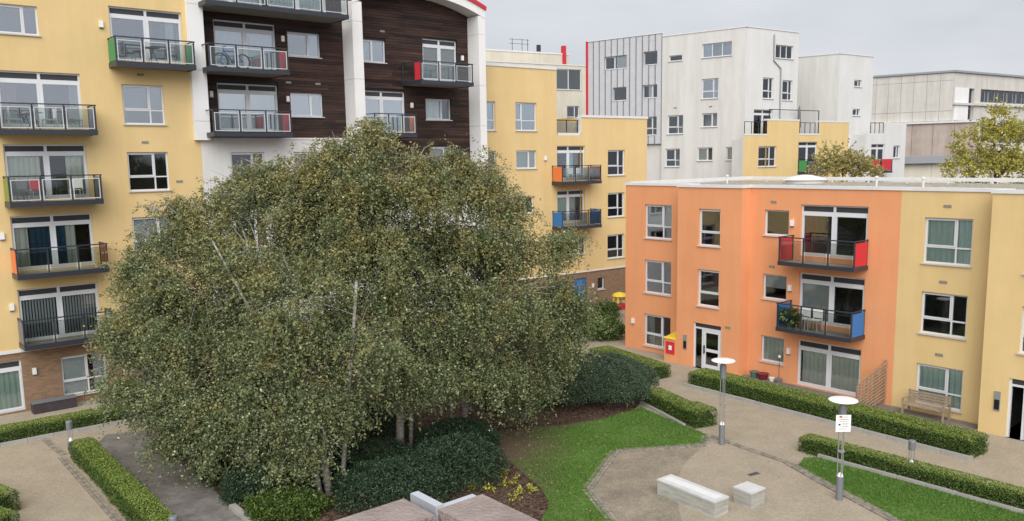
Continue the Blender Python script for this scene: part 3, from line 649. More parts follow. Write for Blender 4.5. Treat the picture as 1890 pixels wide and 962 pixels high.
# entrance door in the orange part: frame, side light and glazed leaf
def entrance(u0, u1, z1, y, opened):
    b = MB(); yy = y+.06; b.box(u0, u0+.08, yy, yy+.1, 0, z1).box(u1-.08, u1, yy, yy+.1, 0, z1).box(u0+.08, u1-.08, yy+.001, yy+.099, z1-.28, z1-.20).box(u0+.46, u0+.54, yy+.001, yy+.099, 0, z1-.28)
    b.m = 1; b.box(u0+.08, u1-.08, yy+.02, yy+.06, z1-.2, z1); o = b.build('entrance', ['frame_white', 'vent_strip'], R)
    if not opened:
        MB().box(u0+.1, u0+.45, yy+.03, yy+.04, .05, z1-.3).build('pane', 'window_glass', o)
    a, c = u0+.55, u1-.09; d = MB(); t = .13
    d.box(a, a+t, yy, yy+.06, .02, z1-.29).box(c-t, c, yy, yy+.06, .02, z1-.29).box(a+t, c-t, yy+.001, yy+.059, .02, .24).box(a+t, c-t, yy+.001, yy+.059, .86, 1.0).box(a+t, c-t, yy+.001, yy+.059, z1-.42, z1-.29)
    d.build('door', 'frame_white', o)
    MB().box(a+t, c-t, yy+.025, yy+.033, .24, .86).build('pane', 'window_glass', o); MB().box(a+t, c-t, yy+.025, yy+.033, 1.0, z1-.42).build('pane', 'window_glass', o)
    MB().box(a+.04, a+.09, yy-.05, yy, .75, 1.15).build('handle', 'black', o)
entrance(5.21, 6.81, 2.18, -1, False); entrance(18.96, 20.5, 2.14, -1.2, True)
# service box against the entrance bay
sb = thing('service_box', 'orange service box with yellow lid and red hatch beside the orange entrance', 'box', FO.w(3.85, .55), FO.rz)
MB().box(-.37, .34, -.48, .53, -.05, 1.16).build('cabinet', 'orange_render', sb)
b = MB(); b.quad((-.42, -.53, 1.165), (.345, -.53, 1.165), (.345, .54, 1.34), (-.42, .54, 1.34)); b.quad((-.42, -.53, 1.162), (-.42, .54, 1.162), (-.42, .54, 1.34), (-.42, -.53, 1.165)); b.build('lid', 'plastic_yellow', sb)
q = MB().box(-.25, .28, -.51, -.482, .42, 1.02).build('hatch', 'red_paint', sb); MB().box(-.06, .12, -.525, -.511, .62, .84).build('notice', 'sign_white', q)
# things on the flat roof
tv = MB()
rr = thing('roof_rail', 'thin white safety rail running along the gravel roof edge', 'railing', FO.w(10, -9.9, 8.47), FO.rz)
for i in range(9): MB().box(-8+i*2-.03, -8+i*2+.03, -.03, .03, 0, .28).build('post', 'coping', rr)
MB().box(-8.1, 8.1, -.026, .026, .16, .20).build('rail', 'coping', rr)
lz = thing('roof_vent', 'low white domed vent on the gravel roof of the orange block', 'vent', FO.w(5.3, -8.3, 8.47), FO.rz)
b = MB(); b.lathe([(1.0, 0), (1.0, .16)], k=24); b.build('base', 'coping', lz); b = MB(); b.lathe([(1.12, .17), (.8, .32), (.35, .42), (.05, .45)], k=24); b.build('dome', 'coping', lz)
for u, o_ in ((10.6, -5.5), (13.3, -4.2), (2.0, -6)):
    o = thing('roof_pipe', {10.6: 'thin white vent pipe on the roof above the red balcony', 13.3: 'short white vent pipe on the roof at the orange and yellow join', 2.0: 'thin vent pipe on the roof above the left orange windows'}[u], 'pipe', FO.w(u, o_, 8.47)); b = MB(); b.tube([(0, 0, 0), (0, 0, .38)], .05); b.build('pipe', 'coping', o); b = MB(); b.lathe([(.09, .38), (.09, .44), (.02, .48)], k=10); b.build('cowl', 'coping', o)

# ------------------------------------------------------------------ white and zinc block behind
FW = Fr((19.087, 69.0), 129.5)
K = FW.root('white_block', 'stained white block with a striped zinc end and a downpipe', 'building')
ZW = 20.15
hW = [(-3.86, -1.22, 18.05, 19.17), (-3.84, -2.35, 14.7, 16.33), (-3.78, -2.39, 12.38, 13.51), (-6.94, -5.7, 18.02, 18.5), (-7.02, -5.53, 11.89, 13.48), (-7.2, -5.8, 9.1, 10.64), (-4.15, -2.77, 9.58, 10.68), (-1.55, -.65, 9.6, 10.68)]
wall(K, 'white_wall', 'dirty_white_render', -7.6, 0, -.05, ZW, 0, hW); wall(K, 'white_wall', 'dirty_white_render', -15.3, -7.6, -.05, 11.08, .25, [])
hM = [(-13.52, -11.16, 17.82, 18.97), (-9.46, -8.08, 17.9, 19.05), (-12.63, -11.19, 15.01, 16.2), (-9.54, -8.07, 15.07, 16.21), (-9.5, -8.09, 11.86, 13.46)]
wall(K, 'zinc_backing', 'zinc_seam', -15.3, -7.6, 11.08, ZW+.3, .05, hM)
np_ = 12; pw = 7.7/np_
for i in range(np_):
    a, c = -15.3+i*pw, -15.3+(i+1)*pw; b = MB(); segs = [(a+.012, c-.012, 11.1, ZW+.28)]
    for h in hM:
        new = []
        for (x0, x1, z0, z1) in segs:
            if h[0] >= x1 or h[1] <= x0 or h[2] >= z1 or h[3] <= z0: new.append((x0, x1, z0, z1)); continue
            new += [(x0, x1, z0, h[2]), (x0, x1, h[3], z1)]
            if h[0]-x0 > .03: new.append((x0, h[0], h[2], h[3]))
            if x1-h[1] > .03: new.append((h[1], x1, h[2], h[3]))
        segs = [s for s in new if s[3]-s[2] > .02]
    for (x0, x1, z0, z1) in segs:
        MB().box(x0, x1, 0 if i % 2 else .012, .04, z0, z1).build('cladding_panel', 'zinc_panel', K)
        if x1 > c-.05: MB().box(c-.05, c-.012, -.05, -.001 if i % 2 else .011, z0, z1).build('cladding_seam', 'zinc_seam', K)
MB().box(-15.46, -15.3, -.12, .3, -.05, ZW+.36).build('red_edge', 'red_paint', K)
coping(K, -7.6, .04, ZW, 0, .35, .1); coping(K, -15.25, -7.7, ZW+.3, 0, .35, .08)
b = MB(); b.quad((-15.3, 0, ZW-.2), (0, 0, ZW-.2), (-1, 12, ZW-.2), (-15.3, 12, ZW-.2)); b.quad((-15.3, .3, 0), (-15.3, 12, 0), (-15.3, 12, ZW), (-15.3, .3, ZW)); b.build('roof', 'roof_gravel', K)
window(K, hW[0], 0, 'three', [(C, CW, .03, .3)], glass='bright_glass'); window(K, hW[1], 0, 'two_over', [('blind', 'blind_grey', .02, .98)], mull=.7, glass='bright_glass'); window(K, hW[2], 0, 'two'); window(K, hW[3], 0, 'single'); window(K, hW[4], 0); window(K, hW[5], 0); window(K, hW[6], 0, 'two', [('blind', 'blind_white', .05, .7)]); window(K, hW[7], 0, 'two', [(C, 'curtain_cream', .03, .6)])
window(K, hM[0], .05, 'two', [('blind', 'blind_white', .5, .95)], mull=.45); window(K, hM[1], .05, 'single'); window(K, hM[2], .05, 'single'); window(K, hM[3], .05, 'two', [(C, CW, .35, .62)]); window(K, hM[4], .05, 'two_over')
for u, z in ((-6.3, 14.1), (-3.0, 14.05)): vent(K, u, z, 0)
# right-hand face of the white block
FV = Fr((19.087, 69.0), 55)
K2 = FV.root('white_block_wing', 'white side wing with downpipe above the yellow terrace block', 'building')
hV = [(3.72, 6.03, 17.94, 19.02), (2.2, 3.55, 14.6, 16.3), (4.74, 6.07, 14.53, 16.19), (1.15, 3.55, 11.5, 13.7)]
wall(K2, 'white_wall', 'white_render', .003, 6.76, -.05, ZW, 0, hV); shell(K2, 'rear_walls', 'white_render', 0, 6.76, -.05, ZW, .01, 8); coping(K2, 0, 6.76, ZW, 0, .35, .1)
window(K2, hV[0], 0, 'three', [(C, CW, .03, .3)]); window(K2, hV[1], 0, 'two_over', [(C, CW, .03, .97)]); window(K2, hV[2], 0, 'two_over'); window(K2, hV[3], 0, 'french', [], False, 'terrace_door')
b = MB(); b.tube([(3.4, -.08, 19.8), (3.43, -.08, 17.7), (4.37, -.08, 17.1), (4.41, -.08, 12.9)], .055); b.build('downpipe', 'frame_grey', K2)
merge(K2, K)
YB = Fr(FV.w(0, 1.2)[:2], 55)
Q = YB.root('terrace_block', 'small yellow block with roof terraces in front of the white wing', 'building')
hK = [(.35, 2.62, 9.04, 10.69), (5.5, 8.1, 8.7, 11.03)]
for u0, u1, z1 in ((-1.5, 1.35, 11.55), (1.35, 5.55, 12.75), (5.55, 8.3, 11.6), (8.3, 12.6, 12.7)):
    hh = [(max(h[0], u0), min(h[1], u1), h[2], h[3]) for h in hK if h[0] < u1 and h[1] > u0]
    wall(Q, 'yellow_wall', 'yellow_render', u0, u1, -.05, z1, 0, hh); coping(Q, u0, u1, z1, 0, .35, .13, .02)
shell(Q, 'rear_walls', 'dirty_white_render', -1.5, 12.6, -.05, 11.2, 0, 1.15)
window(Q, hK[0], 0, 'two_over', [(C, 'curtain_brown', .03, .6)]); window(Q, hK[1], 0, 'french', [(C, 'curtain_brown', .03, .47, 0, .8), (C, 'curtain_brown', .53, .97, 0, .8)], False, 'balcony_door')
balcony(Q, 5.5, 8.2, 8.35, 0, 1.0, 'green_paint', 'green_paint', 3, False)
for a, c in ((-1.3, 1.3), (5.75, 7.9)):
    b = MB(); b.box(a, c, .1, .14, 12.6, 12.65); [b.box(x, x+.05, .1, .14, 11.6, 12.6) for x in np.linspace(a, c-.05, 4)]; b.build('terrace_railing', 'dark_steel', Q)
b = MB(); [b.bar(p, q, .06) for p, q in (((2.6, .8, 11.2), (2.6, .8, 13.7)), ((9.3, .8, 11.2), (9.3, .8, 13.7)), ((2.57, .8, 13.7), (9.33, .8, 13.7)))]; b.build('pergola_frame', 'dark_steel', Q)
um = thing('folded_parasol', 'folded dark parasol on the yellow block terrace', 'parasol', YB.w(6.3, -.6, 11.0)); b = MB(); b.tube([(0, 0, 0), (0, 0, 3.1)], .03); b.build('pole', 'frame_grey', um); b = MB(); b.lathe([(.06, 1.1), (.17, 1.3), (.12, 2.6), (.03, 3.05)], k=10); b.build('canopy', 'grey_fabric', um)
# stair tower
FT = Fr((29.33, 76.0), 129.5)
P = FT.root('stair_tower', 'plain white tower with two tiny square windows right of the white block', 'building'); zt = 18.75
wall(P, 'white_wall', 'dirty_white_render', -5.5, 0, -.05, zt, 0, [], 0); coping(P, -5.5, .03, zt, 0, .3, .12)
FT2 = Fr((29.33, 76.0), 55); P2 = FT2.root('stair_tower_front', 'white tower front with two tiny square windows', 'building')
hT = [(2.37, 3.53, 15.98, 16.6), (2.3, 3.47, 13.4, 14.02)]
wall(P2, 'white_wall', 'white_render', .003, 5.3, -.05, zt, 0, hT); shell(P2, 'rear_walls', 'white_render', 0, 5.3, -.05, zt, .01, 5); coping(P2, 0, 5.3, zt, 0, .3, .12)
for h in hT: window(P2, h, 0, 'two')
merge(P2, P)
# low white house right of the tower
FH = Fr(FT2.w(5.2, 1.5)[:2], 55); H_ = FH.root('low_white_house', 'low white flat roofed house with red balcony panel', 'building')
hH = [(-2.1, .05, 8.6, 10.8), (1.5, 2.55, 9.5, 10.65)]
wall(H_, 'white_wall', 'white_render', -3, .2, -.05, 11.65, 0, hH[:1]); wall(H_, 'white_wall', 'white_render', .2, 3.5, -.05, 12.6, 0, hH[1:]); shell(H_, 'rear_walls', 'white_render', -3, 3.5, -.05, 11.65, 0, 6); coping(H_, .25, 3.5, 12.6, 0, .3, .12, .0); coping(H_, -3, .15, 11.65, 0, .3, .12, .0)
shell(H_, 'rear_walls', 'white_render', .2, 3.5, 11.65, 12.6, 0, 6)
window(H_, hH[0], 0, 'french', [], False, 'balcony_door'); window(H_, hH[1], 0, 'two'); balcony(H_, -2.1, -.2, 8.2, 0, 1, 'red_paint', 'red_paint', 2, False); MB().box(-2.0, -.5, -1.04, -1.0, 8.5, 9.45).build('balcony_panel', 'red_paint', H_)
b = MB(); b.box(-2.2, -.1, .1, .14, 12.7, 12.75); [b.box(x, x+.05, .1, .14, 11.77, 12.7) for x in (-2.2, -1.5, -.8, -.15)]; b.build('terrace_railing', 'dark_steel', H_)
# concrete block, far right
FC = Fr((49.5, 95.0), 129.5); Cn = FC.root('concrete_block', 'long grey concrete panel block with ribbon windows at the far right', 'building')
for r, (z0, z1) in enumerate(((13.45, 14.55), (14.55, 17.9), (17.9, 18.75))):
    for i in range(8):
        a = -11+i*1.375; MB().box(a+.02, a+1.355, random.uniform(-.02, .0), .25, z0+.02, z1-.02).build('concrete_panel', 'concrete', Cn)
MB().box(-11, -.005, .03, .6, 8, 18.74).build('backing_wall', 'joint_grey', Cn)
MB().box(-11, 2.5, -.5, .2, 13.2, 13.42).build('ledge', 'coping', Cn)
for i in range(5): MB().box(-8.4+i*2.2, -6.24+i*2.2, -.3, .02, -.05 if i else -.05, 13.18).build('concrete_panel', 'concrete_pink', Cn)
MB().box(-11.1, .1, -.15, .6, 18.76, 18.98).build('roof_edge', 'frame_grey', Cn)
FD = Fr((49.5, 95.0), 56); D = FD.root('concrete_wing', 'concrete wing with dark ribbon window and blue blind', 'building')
hD = [(3.3, 4.5, 13.6, 17.1), (5.9, 26, 15.6, 17.1), (6.5, 26, 11, 13.0)]
wall(D, 'concrete_wall', 'concrete', 0, 28, -.05, 18.75, 0, hD, .4); MB().box(-.1, 28, -.2, .5, 18.76, 18.98).build('roof_edge', 'frame_grey', D); MB().box(-.02, 28, -.25, .0, 15.2, 15.45).build('ledge', 'concrete', D)
shell(D, 'rear_walls', 'concrete', 0, 28, -.05, 18.75, .41, 8)
for i in range(9):
    h = (6.0+i*2.2, 8.1+i*2.2, 15.62, 17.08); window(D, h, .2, 'two', [('blind', 'blue_paint', .05, .95)] if i in (1, 2) else [('blind', 'blind_grey', .6, .95)] if i % 3 == 0 else [], False, frame='frame_grey')
for i in range(8):
    h = (6.6+i*2.4, 8.9+i*2.4, 11.02, 12.98); window(D, h, .2, 'two', [], False, frame='frame_grey')
window(D, hD[0], .2, 'one_over', [], False, frame='frame_grey'); MB().box(.35, 3.2, -.06, -.002, 13.5, 17.1).build('white_panel', 'pier_white', D)
merge(D, Cn)
lo = thing('low_wall', 'low cream wall with grey beam in front of the concrete block', 'wall', (42.0, 84.0, 0), rad(90-70))
for i in range(5): MB().box(-8+i*4+.02, -4+i*4-.02, 0, .4, 6, 8.9).build('wall_panel', 'pale_cream_render', lo)
MB().box(-8, 12, .05, .35, 0, 6).build('base', 'pale_cream_render', lo); MB().box(-8.2, 12.2, -.6, .8, 8.92, 9.6).build('beam', 'frame_grey', lo)
# cream block in the gap behind the far yellow block
FG = Fr((4.0, 96.0), 60); Gc = FG.root('cream_block', 'pale grey block glimpsed between yellow and zinc blocks', 'building')
hG = [(1.6, 5.0, 17.7, 20.0), (3.0, 4.7, 13.9, 15.9)]
wall(Gc, 'rendered_wall', 'pale_cream_render', -8, 6.5, -.05, 20.4, 0, hG); shell(Gc, 'rear_walls', 'pale_cream_render', -8, 6.5, -.05, 20.4, 0, 8); coping(Gc, -8, 6.5, 20.4, 0, .3, .12)
window(Gc, hG[0], 0, 'two', [('blind', 'blind_dark', .05, .5)], mull=.5); window(Gc, hG[1], 0, 'two_over')
FG2 = Fr((-1.0, 104.0), 60); G2 = FG2.root('roof_storey', 'cream rooftop storey with aerials behind the far yellow block', 'building')
wall(G2, 'rendered_wall', 'pale_cream_render', -6, 10, -.05, 22.9, 0, []); shell(G2, 'rear_walls', 'pale_cream_render', -6, 10, -.05, 22.9, 0, 8); coping(G2, -6, 10, 22.9, 0, .4, .2)
b = MB(); [b.bar((x, .5, 23), (x, .5, 24.6), .05) for x in (2, 3.4, 4.2)]; [b.bar((1.6, .5, z), (4.4, .5, z), .04) for z in (24.0, 24.5)]; b.build('aerial', 'dark_steel', G2)
b = MB(); b.box(5.6, 6.0, .3, .7, 23.1, 24.0); b.build('flue', 'dark_steel', G2); MB().box(9.0, 9.4, -.3, .3, 21.2, 24.0).build('red_fin', 'red_paint', G2)
rf = thing('red_frame', 'tall red steel frame standing beside the zinc wall', 'frame', (7.9, 80.5, 0), rad(35))
for x in (-.5, .5): MB().box(x-.14, x+.14, -.15, .15, 0, 18.3).build('post', 'red_paint', rf)
MB().box(-.64, .64, -.15, .15, 18.31, 18.6).build('beam', 'red_paint', rf)
for i in range(6): MB().box(-.35, .35, -.02, .02, 10.5+i*1.3, 11.5+i*1.3).build('panel', 'maroon_panel' if i % 2 else 'coping', rf)

# ------------------------------------------------------------------ leaves
def leaf_obj(name, P_, size, m, parent=None, upb=.3, asp=.6, nrm=None):
    """one mesh of many small diamond leaves at the points P_"""
    n = len(P_); sz = size*rng.uniform(.7, 1.3, n)[:, None]
    nv = rng.normal(size=(n, 3)); nv[:, 2] = nv[:, 2]+upb*2
    if nrm is not None: nv += nrm*1.2
    nv /= np.linalg.norm(nv, axis=1)[:, None]
    a = np.cross(nv, rng.normal(size=(n, 3))); a /= np.linalg.norm(a, axis=1)[:, None]+1e-9; b = np.cross(nv, a)
    V = np.empty((n, 4, 3)); V[:, 0] = P_+a*sz; V[:, 1] = P_+b*sz*asp+nv*sz*.18; V[:, 2] = P_-a*sz; V[:, 3] = P_-b*sz*asp+nv*sz*.18
    me = bpy.data.meshes.new(name); me.vertices.add(4*n); me.vertices.foreach_set('co', V.ravel())
    me.loops.add(4*n); me.loops.foreach_set('vertex_index', np.arange(4*n, dtype=np.int32))
    me.polygons.add(n); me.polygons.foreach_set('loop_start', np.arange(0, 4*n, 4, dtype=np.int32))
    try: me.polygons.foreach_set('loop_total', np.full(n, 4, dtype=np.int32))
    except Exception: pass
    me.materials.append(MATS[m]); me.update(calc_edges=True)
    return link(name, me, parent)
def pix(x, y, d):
    """point seen at photo position (x, y) at distance d: used to measure the trees"""
    r = fw+rt*((x-945)/1543)-up*((y-512)/1543); return np.array([0, 0, EYE])+r*(d/r[1])
def void(p, k=1.0):
    """irregular gaps between the sprays of a crown"""
    x, y, z = p[:, 0]*k, p[:, 1]*k, p[:, 2]*k
    return np.sin(2.3*x+1.1*np.sin(1.7*z))*np.sin(2.1*y+.8*np.sin(2.6*x))+np.sin(2.9*z+1.3*np.sin(1.9*y+x))*.8+np.sin(4.9*x+3.7*z)*np.sin(4.3*y-2.9*z)*.5
def twig_points(lobes, per, droop, tw=22, ln=.9, gap=None):
    out = []
    for c, r in lobes:
        k = max(6, int(per*r*r/tw)); d = rng.normal(size=(k, 3)); d /= np.linalg.norm(d, axis=1)[:, None]
        rr = r*(.35+.65*rng.random(k)**.45)[:, None]; s = c+d*rr*np.array([1, 1, .95])
        if gap is not None:
            q = void(s) > gap; s, d = s[q], d[q]; k = len(s)
        l = ln*rng.uniform(.5, 1.3, k)[:, None]
        dirv = d*np.array([.8, .8, .35])+rng.normal(size=(k, 3))*.35; dirv[:, 2] -= droop*rng.uniform(.5, 1.3, k); dirv /= np.linalg.norm(dirv, axis=1)[:, None]
        t = rng.random((k, tw, 1)); p = s[:, None]+dirv[:, None]*(l[:, None]*t); p[:, :, 2] -= (.25*droop*l*(t[:, :, 0]**2))
        p += rng.normal(size=p.shape)*.045; out.append(p.reshape(-1, 3))
    return np.concatenate(out)
def branchwork(b, base, lobes, r0, top=None, k=8, nb=None):
    """tapered trunk to the highest lobe and a bent limb to every lobe, with finer branches"""
    base = Vector(base); hi = Vector(max(lobes, key=lambda q: q[0][2])[0]) if top is None else Vector(top)
    n = 9; pts = []
    for i in range(n):
        t = i/(n-1); p = base.lerp(hi, t); p.x += .22*math.sin(t*5+base.x); p.y += .18*math.sin(t*4+base.y); pts.append(p)
    pts[0] = base; b.tube(pts, [r0*(1-.86*i/(n-1)) for i in range(n)], k)
    for c, r in lobes:
        c = Vector(c); zf = min(.92, max(.18, (c.z-base.z-1.2*(c.xy-base.xy).length*.55)/max(.1, hi.z-base.z))); st = base.lerp(hi, zf); i = zf*(n-1); st = pts[int(i)].lerp(pts[min(n-1, int(i)+1)], i-int(i))
        mid = st.lerp(c, .5)+Vector((0, 0, .25*(c-st).length*.5)); rr = r0*(1-.86*zf)*.5
        b.tube([st, st.lerp(mid, .5)+Vector((0, 0, .05)), mid, mid.lerp(c, .6), c], [rr, rr*.8, rr*.6, rr*.4, rr*.18], 6)
        for _ in range(10):
            d = Vector(rng.normal(size=3)).normalized(); e = c+d*r*1.02; m_ = mid.lerp(c, random.uniform(.2, 1)); q = m_.lerp(e, .5)+Vector((0, 0, .15))
            b.tube([m_, q, e], [max(.016, rr*.3), max(.012, rr*.2), .006], 4, False)
def clumps(lobes):
    out = []
    for c, r in lobes:
        out.append((c, r*.72))
        for _ in range(17):
            d = rng.normal(size=3); d /= np.linalg.norm(d); out.append((c+d*r*rng.uniform(.6, 1.0)*np.array([1, 1, .9]), r*rng.uniform(.15, .36)))
    return out
def birch(base, lob, label, r0, per, top=None, stems=()):
    lobes = [(pix(x, y, d), rp/1543*d) for x, y, d, rp in lob]
    o = thing('birch_tree', label, 'tree', (base[0], base[1], 0), group='birch trees in the planting bed'); off = np.array([base[0], base[1], 0])
    lobes = [(c-off, r) for c, r in lobes]; b = MB(); branchwork(b, (0, 0, -.05), lobes, r0, None if top is None else np.array(top)-off)
    for s_ in stems:   # further stems of the same clump
        bb = np.array([s_[0], s_[1], -.05])-off; b.tube([bb]+[np.array(q)-off for q in s_[2]], [.085, .075, .06, .045, .025][:1+len(s_[2])], 7)
    b.build('trunk', 'birch_bark', o, smooth=True)
    P_ = np.concatenate([twig_points(clumps(lobes), per, .8, 24, .85, -.22), twig_points([(c, r*.55) for c, r in lobes], per*.5, .5, 20, .5)]); P_ = P_[P_[:, 2] > .25]
    leaf_obj('crown', P_, .043, 'birch_leaf', o, .45)
    return o
PER = 5200
birch((-8.4, 27.3), [(290, 455, 28, 42), (350, 425, 28, 42), (400, 440, 28, 70), (290, 530, 27.5, 80), (238, 590, 27, 50), (370, 540, 27, 105), (225, 680, 26.5, 50), (300, 650, 26.5, 80), (390, 660, 26, 105), (245, 715, 26, 48), (330, 725, 25.5, 78), (430, 745, 25, 85), (270, 770, 25.6, 40), (320, 800, 25.2, 45), (390, 825, 24.8, 48), (455, 850, 24.4, 42), (470, 640, 26.5, 85), (215, 620, 27, 30), (278, 385, 28, 26), (312, 378, 28, 30), (352, 388, 28, 30), (262, 430, 27.8, 30), (250, 490, 27.5, 32)],
      'spreading leftmost birch with a leaning pale limb, nearest the left block', .15, PER, top=pix(385, 430, 27.8), stems=[(-8.2, 26.9, [pix(545, 740, 25.4), pix(500, 640, 24.9), pix(450, 550, 24.9), pix(392, 445, 25.6)])])
birch((-5.63, 24.2), [(470, 485, 26, 88), (560, 560, 25, 115), (510, 690, 24.5, 110), (590, 755, 24, 75), (490, 790, 24, 65), (650, 660, 24.5, 100), (445, 370, 27.5, 46), (420, 420, 27.5, 50), (540, 840, 23.8, 42), (600, 825, 23.7, 34)],
      'nearest birch with pale stems rising from dark shrubs above the handrail', .13, PER, stems=[(-5.3, 24.35, [(-5.1, 24.5, 2.2), (-4.9, 24.8, 4.2), (-4.7, 25.0, 6.4)]), (-5.85, 24.0, [(-6.2, 24.2, 2.1), (-6.8, 24.6, 4.1)])])
birch((-3.93, 27.44), [(690, 285, 28, 62), (640, 340, 28, 95), (740, 370, 28, 100), (600, 430, 27.5, 95), (700, 490, 27, 125), (690, 610, 26.5, 100), (770, 680, 26.5, 75), (540, 355, 28, 55), (505, 330, 28.5, 28), (560, 420, 28.8, 75), (650, 420, 29, 85), (750, 470, 29, 80), (440, 320, 28.6, 24), (415, 345, 28.2, 40), (475, 320, 28.4, 40), (545, 305, 28.4, 42), (610, 285, 28.4, 42), (585, 285, 28, 38), (680, 235, 28, 24), (780, 300, 28, 40)],
      'tallest birch in the middle of the clump, its tip crossing the timber wall', .16, PER, stems=[(-3.6, 27.85, [(-3.5, 27.9, 2.5), (-3.2, 28.0, 5.0), (-3.0, 28, 7.2)])])
birch((-1.9, 29.6), [(830, 345, 29, 72), (895, 320, 29.5, 45), (880, 430, 29, 105), (820, 560, 28, 115), (930, 550, 28.5, 100), (810, 655, 27.5, 85), (900, 670, 28, 80), (945, 380, 29.5, 45), (850, 290, 29, 28), (850, 480, 30, 85), (930, 470, 30, 60)],
      'right hand birch standing between the tallest birch and the far yellow block', .14, PER, stems=[(-2.2, 29.3, [(-2.4, 29, 2.5), (-2.3, 28.8, 5)])])
birch((.3, 31.2), [(1010, 470, 30, 50), (1020, 560, 30, 60), (985, 640, 30, 80), (1040, 630, 30, 38), (955, 715, 29.5, 60), (1010, 700, 29.5, 35), (1045, 440, 30.5, 26), (1065, 560, 30.3, 26)],
      'small rightmost birch leaning over the dark rounded shrub', .11, PER)

# ------------------------------------------------------------------ hedges
def hedge(p0, p1, width, hgt, label, m='hedge_leaf', dens=1500, size=.024, jag=.055):
    x0, y0 = p0; x1, y1 = p1; L = math.hypot(x1-x0, y1-y0); a = math.atan2(y1-y0, x1-x0)
    o = thing('hedge', label, 'hedge', ((x0+x1)/2, (y0+y1)/2, 0), a, group='clipped box hedges')
    b = MB(); n = max(3, int(L/.35)); pr = random.Random(int(L*100)); rows = []
    for i in range(n+1):
        x = -L/2+L*i/n; e = .12 if i in (0, n) else 0; w = width/2-.07-e+pr.uniform(-.03, .03); h = hgt-.08-e*.8+pr.uniform(-.03, .03)
        rows.append([(x, -w, 0), (x, -w-.02, h*.7), (x, -w+.1, h), (x, w-.1, h), (x, w+.02, h*.7), (x, w, 0)])
    n0 = 0
    for r in rows: b.v += r
    for i in range(n):
        for j in range(5): b.f.append((i*6+j, i*6+j+1, (i+1)*6+j+1, (i+1)*6+j)); b.mi.append(0)
    b.f += [tuple(range(6)), tuple(range(n*6+5, n*6-1, -1))]; b.mi += [0, 0]
    b.build('branches', 'hedge_core', o)
    # leaves over the top, the long sides and the ends, with an uneven surface
    def noise(u, v): return np.sin(u*3.1+1)*np.sin(v*4.3+2)*.5+np.sin(u*7.7)*np.cos(v*6.1+u)*.3+np.sin(u*1.1+v)*.4
    parts = []
    for kind, ar in (('t', L*width), ('f', L*hgt), ('k', L*hgt*.5), ('e', width*hgt), ('s', width*hgt)):
        k = int(ar*dens*(1.2 if kind == 't' else 1.0)); u = rng.random(k); v = rng.random(k)
        if kind == 't': x, y, z = (u-.5)*L, (v-.5)*width, np.full(k, hgt)+noise((u-.5)*L, (v-.5)*width)*jag; nn = (0, 0, 1)
        elif kind in 'fk': sg = -1 if kind == 'f' else 1; x, z = (u-.5)*L, v**.9*hgt; y = sg*(width/2+noise(x, z*2)*jag); nn = (0, sg, .3)
        else: sg = -1 if kind == 'e' else 1; y, z = (u-.5)*width, v*hgt; x = sg*(L/2+noise(y, z)*jag); nn = (sg, 0, .3)
        p = np.stack([x, y, z], 1)+rng.normal(size=(k, 3))*.028
        # soften the arrises
        ex = np.maximum(0, np.abs(p[:, 0])-(L/2-.12)); ey = np.maximum(0, np.abs(p[:, 1])-(width/2-.12)); p[:, 2] = np.minimum(p[:, 2], hgt+.04-(ex+ey)*.45)
        parts.append((p, np.tile(np.array(nn, float), (k, 1))))
    leaf_obj('top_foliage', parts[0][0], size, 'hedge_top_leaf', o, .3, .65, parts[0][1])  # paler leaf colours on the top face, deeper green on sides and ends
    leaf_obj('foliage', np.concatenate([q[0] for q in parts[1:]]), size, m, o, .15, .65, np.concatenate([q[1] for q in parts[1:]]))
    return o
mat('hedge_core', (.022, .035, .010), 1)
def line_off(p0, p1, off, e0=0, e1=0):
    d = np.array(p1)-np.array(p0); d = d/np.linalg.norm(d); n = np.array([-d[1], d[0]]); return tuple(np.array(p0)+n*off-d*e0), tuple(np.array(p1)+n*off+d*e1)
a, c = line_off((7.55, 35.6), (14.85, 26.2), .72); hedge(a, c, 1.15, .63, 'long clipped hedge below the orange and yellow ground floor windows')
a, c = line_off((10.08, 26.66), (14.1, 22.02), .42, .75, 2.2); hedge(a, c, .66, .50, 'long clipped hedge running along the right lawn kerb')
hedge((5.65, 33.3), (6.55, 31.1), .8, .60, 'dark half of the short hedge beside the rounded shrub'); hedge((6.62, 31.05), (7.15, 30.05), 1.0, .64, 'bright cut end of the short hedge at the lawn corner')
hedge((6.65, 36.9), (4.3, 41.0), 1.2, .6, 'broad clipped hedge in front of the left orange window')
a, c = line_off((-18.56, 29.04), (-16.18, 30.94), .58, 3, 1.6); hedge(a, c, .85, .52, 'clipped hedge in front of the brown brick ground floor at left')
a, c = line_off((-15.45, 27.8), (-11.06, 22.52), .42, -.1, 2.8); hedge(a, c, .68, .62, 'diagonal clipped hedge between left path and dark paving')
hedge((-17.5, 24.7), (-14.85, 23.0), 1.0, .6, 'hedge stub at the left edge of the picture'); hedge((-15.5, 22.4), (-13.9, 21.5), .9, .6, 'low hedge tip at the bottom left corner')

